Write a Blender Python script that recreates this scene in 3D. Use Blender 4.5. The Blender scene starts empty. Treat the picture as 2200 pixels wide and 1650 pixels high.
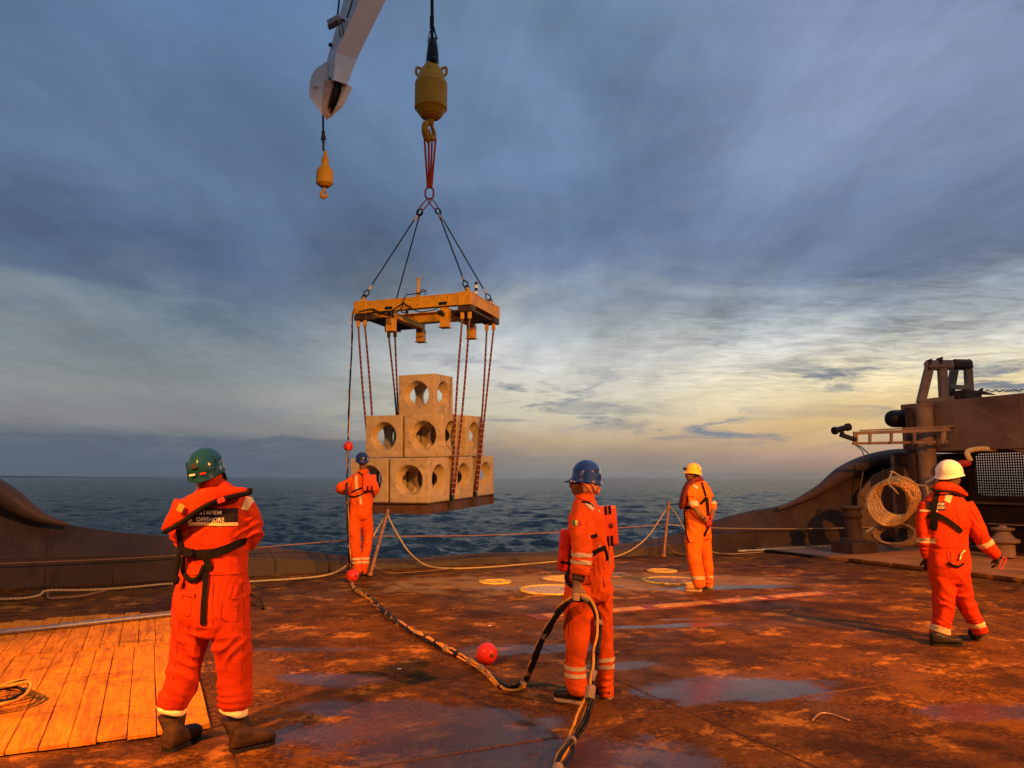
import bpy, bmesh, math, random
import numpy as np
from mathutils import Vector, Matrix
from mathutils.bvhtree import BVHTree
random.seed(7)
rng = np.random.default_rng(7)
scn = bpy.context.scene
col = scn.collection
R = math.radians

# ------------------------------------------------------------------ camera
F = 1653.0
PITCH = math.atan(200 / F)
EYE = 1.65
cam_d = bpy.data.cameras.new('camera')
cam_d.sensor_width = 36
cam_d.lens = F / 2200 * 36
cam_d.clip_start = 0.05
cam_d.clip_end = 60000
cam = bpy.data.objects.new('camera', cam_d)
cam.location = (0, 0, EYE)
cam.rotation_euler = (R(90) + PITCH, 0, 0)
col.objects.link(cam)
scn.camera = cam
scn.view_settings.view_transform = 'Standard'
scn.view_settings.look = 'None'
scn.view_settings.exposure = 0
scn.view_settings.gamma = 1
scn.view_settings.use_curve_mapping = False
scn.cycles.max_bounces = 6
scn.cycles.use_denoising = True

def lin(c):
    return tuple(((x / 255) / 12.92 if x / 255 <= 0.04045 else ((x / 255 + 0.055) / 1.055) ** 2.4) for x in c) + (1,)

# ------------------------------------------------------------------ node helper
class NT:
    def __init__(s, tree):
        s.t = tree; s.n = tree.nodes; s.l = tree.links
    def put(s, sock, v):
        if v is None: return
        if hasattr(v, 'is_linked') or isinstance(v, bpy.types.NodeSocket): s.l.new(v, sock)
        else:
            if isinstance(v, (tuple, list)) and sock.type == 'RGBA' and len(v) == 3: v = (*v, 1)
            sock.default_value = v
    def math(s, op, a, b=None, c=None, clamp=False):
        n = s.n.new('ShaderNodeMath'); n.operation = op; n.use_clamp = clamp
        s.put(n.inputs[0], a)
        if b is not None: s.put(n.inputs[1], b)
        if c is not None: s.put(n.inputs[2], c)
        return n.outputs[0]
    def vmath(s, op, a, b=None, out=0):
        n = s.n.new('ShaderNodeVectorMath'); n.operation = op
        s.put(n.inputs[0], a)
        if b is not None: s.put(n.inputs[1], b)
        return n.outputs[out]
    def comb(s, x, y, z=0.0):
        n = s.n.new('ShaderNodeCombineXYZ')
        s.put(n.inputs[0], x); s.put(n.inputs[1], y); s.put(n.inputs[2], z)
        return n.outputs[0]
    def sep(s, v):
        n = s.n.new('ShaderNodeSeparateXYZ'); s.put(n.inputs[0], v); return n.outputs
    def noise(s, v, scale, detail=4, rough=0.5, dist=0.0, out=0):
        n = s.n.new('ShaderNodeTexNoise'); s.put(n.inputs['Vector'], v)
        n.inputs['Scale'].default_value = scale; n.inputs['Detail'].default_value = detail
        n.inputs['Roughness'].default_value = rough; n.inputs['Distortion'].default_value = dist
        return n.outputs[out]
    def voro(s, v, scale, feature='F1', out=0):
        n = s.n.new('ShaderNodeTexVoronoi'); n.feature = feature; s.put(n.inputs['Vector'], v)
        n.inputs['Scale'].default_value = scale
        return n.outputs[out]
    def ramp(s, f, stops, interp='LINEAR'):
        n = s.n.new('ShaderNodeValToRGB'); s.put(n.inputs[0], f)
        n.color_ramp.interpolation = interp
        e = n.color_ramp.elements
        while len(e) < len(stops): e.new(0.5)
        for el, (p, c) in zip(e, stops):
            el.position = p
            if isinstance(c, (int, float)): c = (c, c, c, 1)
            if len(c) == 3: c = (*c, 1)
            el.color = c
        return n.outputs[0]
    def mix(s, f, a, b, blend='MIX'):
        n = s.n.new('ShaderNodeMix'); n.data_type = 'RGBA'; n.blend_type = blend
        s.put(n.inputs[0], f); s.put(n.inputs[6], a); s.put(n.inputs[7], b)
        return n.outputs[2]
    def rng(s, f, a, b, c=0.0, d=1.0, smooth=True):
        n = s.n.new('ShaderNodeMapRange'); n.interpolation_type = 'SMOOTHSTEP' if smooth else 'LINEAR'
        s.put(n.inputs[0], f)
        for i, x in zip((1, 2, 3, 4), (a, b, c, d)): n.inputs[i].default_value = x
        return n.outputs[0]
    def mapping(s, v, loc=(0, 0, 0), rot=(0, 0, 0), scale=(1, 1, 1)):
        n = s.n.new('ShaderNodeMapping'); s.put(n.inputs[0], v)
        n.inputs[1].default_value = loc; n.inputs[2].default_value = rot; n.inputs[3].default_value = scale
        return n.outputs[0]
    def bump(s, h, strength=0.3, dist=0.01, normal=None):
        n = s.n.new('ShaderNodeBump'); s.put(n.inputs['Height'], h)
        n.inputs['Strength'].default_value = strength; n.inputs['Distance'].default_value = dist
        if normal is not None: s.put(n.inputs['Normal'], normal)
        return n.outputs[0]

# ------------------------------------------------------------------ world
world = bpy.data.worlds.new('World'); scn.world = world; world.use_nodes = True
w = NT(world.node_tree); w.n.clear()
tc = w.n.new('ShaderNodeTexCoord').outputs['Generated']
dx, dy, dz = w.sep(tc)
el = w.math('MULTIPLY', w.math('ARCSINE', dz), 57.2958)
az = w.math('MULTIPLY', w.math('ARCTAN2', dx, dy), 57.2958)
elc = w.math('MAXIMUM', el, 0.0)
pz = w.math('ADD', w.math('MAXIMUM', dz, 0.0), 0.10)
cp = w.comb(w.math('DIVIDE', dx, pz), w.math('DIVIDE', dy, pz), 0.0)
ae = w.comb(w.math('MULTIPLY', az, 0.045), w.math('MULTIPLY', el, 0.13), 0.0)
# large soft warp of the height used to look up the colours
w1 = w.noise(w.mapping(ae, rot=(0, 0, R(18))), 1.3, 9, 0.62, 0.9)
w2 = w.noise(w.mapping(cp, rot=(0, 0, R(18)), scale=(1, 0.35, 1)), 1.5, 8, 0.62, 0.5)
warp = w.math('ADD', w.math('MULTIPLY', w.math('SUBTRACT', w1, 0.5), 8.0), w.math('MULTIPLY', w.math('SUBTRACT', w2, 0.5), 4.5))
lowdamp = w.rng(el, 0.0, 12.0, 0.06, 1.0)
diag = w.math('MULTIPLY', w.math('MULTIPLY', w.math('MAXIMUM', w.math('MULTIPLY', w.math('SUBTRACT', -8.0, az), 0.10), -0.2), -1.0), w.rng(el, 3.0, 14.0, 0.0, 1.0))
e2 = w.math('ADD', elc, w.math('ADD', w.math('MULTIPLY', warp, lowdamp), diag))
ef = w.math('DIVIDE', e2, 40.0, clamp=True)
def skyramp(st): return w.ramp(ef, [(e / 40.0, lin(c)) for e, c in st])
SL = skyramp([(0, (88, 99, 112)), (2.5, (95, 106, 120)), (3.6, (128, 130, 133)), (6, (138, 143, 144)), (9, (122, 136, 147)), (11.5, (92, 110, 134)), (14.5, (78, 97, 126)), (19, (92, 114, 144)), (26, (89, 114, 148)), (34, (91, 119, 157))])
SC = skyramp([(0, (126, 126, 126)), (1.3, (144, 134, 126)), (2.6, (186, 162, 134)), (5, (214, 206, 182)), (8.5, (208, 208, 205)), (11, (172, 180, 184)), (13.5, (142, 154, 168)), (16, (108, 126, 156)), (19, (98, 119, 154)), (24, (104, 129, 162)), (34, (110, 138, 170))])
SR = skyramp([(0, (126, 118, 114)), (1.6, (186, 152, 130)), (3.6, (226, 190, 130)), (6, (240, 222, 176)), (9, (206, 206, 198)), (11.5, (146, 158, 170)), (14, (104, 120, 148)), (18, (106, 124, 154)), (25, (128, 144, 176)), (34, (138, 154, 190))])
sky = w.mix(w.rng(az, -22.0, 4.0), SL, SC)
sky = w.mix(w.rng(az, 4.0, 27.0), sky, SR)
# flat bank of cloud low on the horizon
bankn = w.noise(w.comb(w.math('MULTIPLY', az, 0.22), 0.0, 3.0), 1.0, 5, 0.55)
bank = w.math('MULTIPLY', w.rng(w.math('SUBTRACT', el, w.math('MULTIPLY', bankn, 1.4)), 1.9, 2.15, 1.0, 0.0), w.rng(az, -14.0, 2.0, 0.7, 0.0))
sky = w.mix(bank, sky, lin((90, 101, 116)))
# broad light and dark masses
m1 = w.noise(w.mapping(cp, loc=(3.1, 0.4, 0), rot=(0, 0, R(18)), scale=(1, 0.4, 1)), 1.25, 8, 0.6, 0.5)
mm = w.math('MULTIPLY', w.math('SUBTRACT', m1, 0.5), w.rng(el, 2.0, 14.0, 0.35, 1.25))
gain = w.math('ADD', 1.0, mm)
# streaks and ripples of thin cloud near the glow
st = w.noise(w.mapping(ae, rot=(0, 0, R(-12)), scale=(1, 1.9, 1)), 2.7, 10, 0.66, 0.55)
stm = w.math('MULTIPLY', w.rng(st, 0.47, 0.62), w.math('MULTIPLY', w.math('MULTIPLY', w.rng(el, 1.0, 3.0), w.rng(el, 6.0, 11.0, 1.0, 0.2)), w.rng(w.noise(ae, 1.7, 3, 0.5, 0.5), 0.38, 0.6, 0.3, 1.35)))
sky2 = w.mix(w.math('MULTIPLY', stm, w.rng(az, -25.0, 4.0, 0.28, 0.80)), sky, lin((126, 134, 146)))
rip = w.noise(w.mapping(cp, rot=(0, 0, R(25)), scale=(1, 2.3, 1)), 5.5, 8, 0.65, 0.8)
ripm = w.math('MULTIPLY', w.math('SUBTRACT', rip, 0.5), w.math('MULTIPLY', w.rng(el, 4.0, 7.0), w.math('MULTIPLY', w.rng(el, 11.0, 16.0, 1.0, 0.1), w.rng(az, 2.0, 20.0, 0.25, 1.3))))
gain = w.math('ADD', gain, ripm)
veil = w.noise(w.mapping(cp, loc=(2, 5, 0), rot=(0, 0, R(18)), scale=(1, 0.30, 1)), 2.6, 9, 0.62, 0.7)
gain = w.math('ADD', gain, w.math('MULTIPLY', w.math('SUBTRACT', veil, 0.5), w.math('MULTIPLY', w.rng(el, 3.0, 10.0, 0.2, 0.75), w.rng(az, -30.0, 5.0, 0.5, 1.0))))
blot = w.noise(w.mapping(cp, loc=(9, 2, 0), rot=(0, 0, R(18)), scale=(1, 0.7, 1)), 0.9, 7, 0.55, 0.6)
gain = w.math('ADD', gain, w.math('MULTIPLY', w.math('SUBTRACT', blot, 0.5), w.rng(el, 6.0, 14.0, 0.1, 0.9)))
sky2 = w.vmath('SCALE', sky2, None)
sky2.node.inputs['Scale'].default_value = 1.0
w.l.new(gain, sky2.node.inputs['Scale'])
nis = w.n.new('ShaderNodeTexSky'); nis.sky_type = 'NISHITA'; nis.sun_disc = False
SUN_EL, SUN_AZ = 2.5, 46.0
nis.sun_elevation = R(SUN_EL); nis.sun_rotation = R(SUN_AZ); nis.air_density = 1.2; nis.dust_density = 1.5
bg1 = w.n.new('ShaderNodeBackground'); w.l.new(nis.outputs[0], bg1.inputs[0]); bg1.inputs[1].default_value = 0.05
bg2 = w.n.new('ShaderNodeBackground'); w.l.new(sky2, bg2.inputs[0]); bg2.inputs[1].default_value = 1.07
mixs = w.n.new('ShaderNodeMixShader'); mixs.inputs[0].default_value = 0.95
w.l.new(bg1.outputs[0], mixs.inputs[1]); w.l.new(bg2.outputs[0], mixs.inputs[2])
wo = w.n.new('ShaderNodeOutputWorld'); w.l.new(mixs.outputs[0], wo.inputs[0])

# ------------------------------------------------------------------ geometry frames
P0 = Vector((0, 0, EYE))
def ray(px, py):
    a = (px - 1100) / F; b = (825 - py) / F
    return Vector((a, math.cos(PITCH) - b * math.sin(PITCH), math.sin(PITCH) + b * math.cos(PITCH)))
def P(px, py, d):
    r = ray(px, py); return P0 + r * (d / r.y)
def G(px, py, z=0.0):
    r = ray(px, py); return P0 + r * ((z - EYE) / r.z)
SA = R(25.1)
U = Vector((math.cos(SA), math.sin(SA), 0)); V = Vector((-math.sin(SA), math.cos(SA), 0)); Z = Vector((0, 0, 1))
def S(u, v, z=0.0): return U * u + V * v + Z * z
def toS(p): return (p.dot(U), p.dot(V))
def PV(px, py, v):
    r = ray(px, py); return P0 + r * (v / r.dot(V))
def PU(px, py, u):
    r = ray(px, py); return P0 + r * (u / r.dot(U))
BS = Matrix((U, V, Z)).transposed()

# ------------------------------------------------------------------ lights
sun_d = bpy.data.lights.new('sun', 'SUN'); sun_d.energy = 0.12; sun_d.angle = R(12); sun_d.color = (1, 0.78, 0.52)
sun = bpy.data.objects.new('sun', sun_d); col.objects.link(sun)
sd = Vector((math.sin(R(SUN_AZ)) * math.cos(R(6)), math.cos(R(SUN_AZ)) * math.cos(R(6)), math.sin(R(6))))
sun.rotation_euler = sd.to_track_quat('Z', 'Y').to_euler()
def spot(name, loc, aim, power, color, size, blend, rad=0.15):
    d = bpy.data.lights.new(name, 'SPOT'); d.energy = power; d.color = color
    d.spot_size = R(size); d.spot_blend = blend; d.shadow_soft_size = rad
    o = bpy.data.objects.new(name, d); col.objects.link(o)
    o.location = loc
    o.rotation_euler = (Vector(aim) - Vector(loc)).to_track_quat('-Z', 'Y').to_euler()
    return o
SOD = (1.0, 0.34, 0.045)
spot('deck_floodlight_left', (-9.0, -3.5, 7.5), (0.5, 5.5, 0.0), 5600, SOD, 68, 0.6)
spot('deck_floodlight_pool', (-5.5, -2.0, 7.5), tuple(G(330, 1480)), 8000, (1.0, 0.31, 0.03), 26, 0.3, 0.1)
spot('deck_floodlight_inner_pool', (-5.3, -2.0, 7.5), tuple(G(455, 1455)), 5500, (1.0, 0.33, 0.03), 14.5, 0.04, 0.04)
spot('deck_floodlight_far_right', (9.0, -2.0, 8.0), tuple(G(2110, 1370)), 15000, (1.0, 0.33, 0.03), 34, 0.6, 0.1)
spot('deck_floodlight_right', (12.0, -1.5, 8.0), (5.6, 7.8, 0.0), 14500, SOD, 74, 0.6)
spot('crane_floodlight', (4.0, -5.0, 8.5), (-1.6, 17.0, 2.4), 16500, (1.0, 0.46, 0.08), 33, 0.7)

# ------------------------------------------------------------------ mesh helpers
def finish(name, me, mat, parent, label, cat, group, kind, smooth, base):
    if isinstance(me, bmesh.types.BMesh):
        m = bpy.data.meshes.new(name); me.normal_update(); me.to_mesh(m); me.free(); me = m
    o = bpy.data.objects.new(name, me); col.objects.link(o)
    if mat is not None:
        for q in (mat if isinstance(mat, (list, tuple)) else [mat]): me.materials.append(q)
    if smooth: me.polygons.foreach_set('use_smooth', [True] * len(me.polygons))
    n = len(me.vertices); co = np.empty(n * 3); me.vertices.foreach_get('co', co); co = co.reshape(-1, 3)
    if parent is not None:
        off = Vector(parent['_w']); o.parent = parent
    elif base is not None: off = Vector(base)
    elif n:
        off = Vector(((co[:, 0].min() + co[:, 0].max()) / 2, (co[:, 1].min() + co[:, 1].max()) / 2, co[:, 2].min()))
    else: off = Vector((0, 0, 0))
    co -= np.array(off); me.vertices.foreach_set('co', co.ravel()); me.update()
    o['_w'] = tuple(off)
    if parent is None: o.location = off
    if label: o['label'] = label
    if cat: o['category'] = cat
    if group: o['group'] = group
    if kind: o['kind'] = kind
    return o
def add(name, bm, mat, parent=None, label=None, cat=None, group=None, kind=None, smooth=False, base=None):
    return finish(name, bm, mat, parent, label, cat, group, kind, smooth, base)
def thing(name, loc, label, cat, group=None):
    o = bpy.data.objects.new(name, None); col.objects.link(o); o.location = loc; o.empty_display_size = 0.1
    o['_w'] = tuple(loc); o['label'] = label; o['category'] = cat
    if group: o['group'] = group
    return o
def copy_tree(o, parent=None):
    c = o.copy(); col.objects.link(c); c.parent = parent
    for ch in [k for k in col.objects if k.parent == o]: copy_tree(ch, c)
    return c
def box(bm, c, h, basis=None, bev=0.0, seg=1):
    """box centred at c, half sizes h, oriented by basis (3x3, columns = axes)"""
    B = basis if basis is not None else Matrix.Identity(3)
    vs = []
    for z in (-1, 1):
        for y in (-1, 1):
            for x in (-1, 1):
                vs.append(bm.verts.new(Vector(c) + B @ Vector((x * h[0], y * h[1], z * h[2]))))
    fs = [bm.faces.new([vs[i] for i in q]) for q in ((0, 2, 3, 1), (4, 5, 7, 6), (0, 1, 5, 4), (2, 6, 7, 3), (0, 4, 6, 2), (1, 3, 7, 5))]
    if bev:
        es = list({e for f in fs for e in f.edges})
        bmesh.ops.bevel(bm, geom=es, offset=bev, segments=seg, affect='EDGES', profile=0.6, clamp_overlap=True)
def basis_along(d, up=Z):
    x = Vector(d).normalized(); up = Vector(up)
    if abs(x.dot(up.normalized())) > 0.97: up = Vector((0, 1, 0)) if abs(x.y) < 0.9 else Vector((1, 0, 0))
    y = up.cross(x).normalized(); z = x.cross(y).normalized()
    return Matrix((x, y, z)).transposed()
def beam(bm, a, b, w_, h_, up=Z, bev=0.0):
    a = Vector(a); b = Vector(b)
    box(bm, (a + b) / 2, ((b - a).length / 2, w_ / 2, h_ / 2), basis_along(b - a, up), bev)
def spline(pts, n=8, closed=False):
    pts = [Vector(p) for p in pts]; out = []
    m = len(pts)
    for i in range(m if closed else m - 1):
        if closed: p0, p1, p2, p3 = pts[i - 1], pts[i], pts[(i + 1) % m], pts[(i + 2) % m]
        else: p0 = pts[max(i - 1, 0)]; p1 = pts[i]; p2 = pts[i + 1]; p3 = pts[min(i + 2, m - 1)]
        for k in range(n):
            t = k / n
            out.append(0.5 * ((2 * p1) + (p2 - p0) * t + (2 * p0 - 5 * p1 + 4 * p2 - p3) * t * t + (3 * p1 - p0 - 3 * p2 + p3) * t ** 3))
    if not closed: out.append(pts[-1])
    return out
def frames(pts, closed=False):
    n = len(pts); T = []
    for i in range(n):
        if closed: t = pts[(i + 1) % n] - pts[i - 1]
        else: t = pts[min(i + 1, n - 1)] - pts[max(i - 1, 0)]
        if t.length < 1e-9: t = Vector((0, 0, 1))
        T.append(t.normalized())
    a = Z if abs(T[0].z) < 0.9 else Vector((1, 0, 0))
    N = (a - T[0] * a.dot(T[0])).normalized(); res = []
    for t in T:
        N = (N - t * N.dot(t))
        N = N.normalized() if N.length > 1e-6 else t.orthogonal().normalized()
        res.append((t, N, t.cross(N)))
    return res
def rings(bm, rs, closed=False, cap=True):
    vr = [[bm.verts.new(p) for p in r] for r in rs]
    n = len(vr[0]); m = len(vr)
    for i in range(m if closed else m - 1):
        a, b = vr[i], vr[(i + 1) % m]
        for k in range(n):
            bm.faces.new((a[k], a[(k + 1) % n], b[(k + 1) % n], b[k]))
    if cap and not closed:
        bm.faces.new(list(reversed(vr[0]))); bm.faces.new(vr[-1])
    return vr
def tube(bm, pts, r, n=8, closed=False):
    pts = [Vector(p) for p in pts]
    fr = frames(pts, closed); rs = []
    for i, (p, (t, N, B)) in enumerate(zip(pts, fr)):
        rr = r[i] if isinstance(r, (list, tuple)) else r
        rs.append([p + (N * math.cos(2 * math.pi * k / n) + B * math.sin(2 * math.pi * k / n)) * rr for k in range(n)])
    rings(bm, rs, closed)
def lathe(bm, c, prof, n=32, axis=None):
    """profile [(r,z)] about axis (3x3 basis) at c"""
    B = axis if axis is not None else Matrix.Identity(3); c = Vector(c)
    rs = [[c + B @ Vector((max(r, 1e-4) * math.cos(2 * math.pi * k / n), max(r, 1e-4) * math.sin(2 * math.pi * k / n), z)) for k in range(n)] for r, z in prof]
    rings(bm, rs)
def sphere(bm, c, r, nu=20, nv=12, basis=None):
    r = r if isinstance(r, (tuple, list)) else (r, r, r)
    B = basis if basis is not None else Matrix.Identity(3)
    rs = []
    for j in range(nv + 1):
        th = math.pi * (j + 0.02) / (nv + 0.04)
        rs.append([Vector(c) + B @ Vector((r[0] * math.sin(th) * math.cos(2 * math.pi * k / nu), r[1] * math.sin(th) * math.sin(2 * math.pi * k / nu), -r[2] * math.cos(th))) for k in range(nu)])
    rings(bm, rs)
def prism(bm, pts, d):
    """polygon pts (world) extruded by vector d"""
    a = [bm.verts.new(p) for p in pts]; b = [bm.verts.new(Vector(p) + Vector(d)) for p in pts]
    n = len(a)
    bm.faces.new(a); bm.faces.new(list(reversed(b)))
    for i in range(n): bm.faces.new((a[i], b[i], b[(i + 1) % n], a[(i + 1) % n]))
def fixn(bm): bmesh.ops.recalc_face_normals(bm, faces=bm.faces[:]); return bm
BM = bmesh.new

# ------------------------------------------------------------------ materials
def material(name):
    m = bpy.data.materials.new(name); m.use_nodes = True
    t = NT(m.node_tree); t.n.clear()
    b = t.n.new('ShaderNodeBsdfPrincipled'); o = t.n.new('ShaderNodeOutputMaterial')
    t.l.new(b.outputs[0], o.inputs[0]); t.b = b
    t.obj = t.n.new('ShaderNodeTexCoord').outputs['Object']
    t.pos = t.n.new('ShaderNodeNewGeometry').outputs['Position']
    return m, t
def setb(t, **k):
    names = dict(col='Base Color', rough='Roughness', metal='Metallic', normal='Normal', spec='Specular IOR Level', sheen='Sheen Weight', coat='Coat Weight', ior='IOR', trans='Transmission Weight', alpha='Alpha', coatr='Coat Roughness')
    for a, v in k.items(): t.put(t.b.inputs[names[a]], v)
def simple(name, c, rough=0.5, metal=0.0, var=0.25, scale=14.0, bump=0.15, dirt=None, dirtamt=0.45, coat=0.0, spec=0.14, bd=0.01):
    """painted or bare surface with uneven tone, dirt blotches and fine relief"""
    m, t = material(name)
    n = t.noise(t.obj, scale, 6, 0.6)
    c1 = tuple(x * (1 - var) for x in c); c2 = tuple(min(x * (1 + var), 1) for x in c)
    cc = t.mix(t.rng(n, 0.3, 0.7), (*c1, 1), (*c2, 1))
    if dirt is not None:
        n2 = t.noise(t.obj, scale * 0.35, 9, 0.68, 0.6)
        cc = t.mix(t.math('MULTIPLY', t.rng(n2, 0.5, 0.66), dirtamt), cc, (*dirt, 1))
    nb = t.noise(t.obj, scale * 5, 5, 0.6)
    setb(t, col=cc, rough=t.rng(n, 0.2, 0.8, rough * 0.8, min(rough * 1.25, 1)), metal=metal, coat=coat, spec=spec, normal=t.bump(nb, bump, bd))
    return m
# ------------------------------------------------------------------ sea
def sea_material():
    m, t = material('sea_water')
    p = t.pos
    a = t.noise(t.mapping(p, rot=(0, 0, R(20)), scale=(1, 1.7, 1)), 1.7, 7, 0.62, 0.5)
    b = t.noise(t.mapping(p, rot=(0, 0, R(-15)), scale=(1, 1.6, 1)), 0.35, 6, 0.6, 0.3)
    c = t.noise(t.mapping(p, scale=(1, 2.0, 1)), 0.03, 9, 0.7, 0.3)
    n1 = t.bump(a, 0.7, 0.20)
    n2 = t.bump(b, 0.7, 0.9, n1)
    n3 = t.bump(c, 1.0, 9.0, n2)
    d_ = t.noise(t.mapping(p, scale=(1, 1.6, 1)), 0.11, 6, 0.65, 0.3); n3 = t.bump(d_, 0.9, 3.0, n3)
    foam = t.rng(t.noise(t.mapping(p, scale=(1, 1.5, 1)), 0.5, 10, 0.75, 1.5), 0.60, 0.74, 0.0, 0.22)
    colr = t.mix(foam, (0.040, 0.068, 0.076, 1), (0.45, 0.5, 0.5, 1))
    setb(t, col=colr, rough=0.18, ior=1.33, spec=0.45, normal=n3)
    return m
M_SEA = sea_material()
def build_sea():
    SEA = -2.7
    nr, na = 560, 620
    r = 9.0 * (2600 / 9.0) ** (np.linspace(0, 1, nr) ** 1.0)
    a = np.linspace(R(-44), R(44), na)
    Rr, Aa = np.meshgrid(r, a, indexing='ij')
    X = Rr * np.sin(Aa); Y = Rr * np.cos(Aa); Zz = np.zeros_like(X)
    spacing = Rr * math.log(2600 / 9.0) / nr
    for i in range(64):
        L = 0.7 * (16 / 0.7) ** (i / 63)
        th = R(70) + rng.normal(0, 0.65)
        k = 2 * math.pi / L
        amp = 0.0140 * L ** 0.85
        if L > 3.5: amp *= 0.5
        ph = k * (X * math.cos(th) + Y * math.sin(th)) + rng.uniform(0, 6.28)
        fade = np.clip((L / spacing - 2.2) / 3, 0, 1)
        wv = np.sin(ph + 0.6 * np.sin(ph * 0.31 + i))
        Zz += amp * fade * (1 - np.abs(wv) * 1.0) * 1.25
    Zz -= Zz.mean()
    co = np.stack([X, Y, Zz + SEA], -1).reshape(-1, 3)
    i = np.arange(nr - 1)[:, None] * na + np.arange(na - 1)[None, :]
    q = np.stack([i, i + na, i + na + 1, i + 1], -1).reshape(-1, 4)[:, ::-1]
    me = bpy.data.meshes.new('sea')
    nv, nf = len(co), len(q)
    me.vertices.add(nv); me.vertices.foreach_set('co', co.ravel())
    me.loops.add(nf * 4); me.loops.foreach_set('vertex_index', q.ravel().astype(np.int32))
    me.polygons.add(nf); me.polygons.foreach_set('loop_start', np.arange(nf, dtype=np.int32) * 4)
    me.update(calc_edges=True); me.validate()
    add('sea', me, M_SEA, kind='structure', smooth=True, base=(0, 0, 0))
    bm = BM()
    box(bm, (0, 0, SEA - 1.4), (30000, 30000, 1.0))
    add('open_sea', bm, M_SEA, kind='structure', base=(0, 0, 0))
build_sea()
# faint low coast far on the left
bm = BM()
cpts = [P(x, 1024, 9000) for x in (-60, 0, 40, 90, 150, 210, 260, 330)]
for i in range(len(cpts) - 1):
    a, b = cpts[i], cpts[i + 1]; h = [9, 14, 13, 9, 6, 4, 3, 0.5]
    q = [Vector((a.x, a.y, -3)), Vector((b.x, b.y, -3)), Vector((b.x, b.y, h[i + 1])), Vector((a.x, a.y, h[i]))]
    prism(bm, q, Vector((0, 400, 0)))
add('far_coast', fixn(bm), simple('coast_haze', (0.28, 0.30, 0.34), 0.9, var=0.1), kind='structure')

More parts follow.
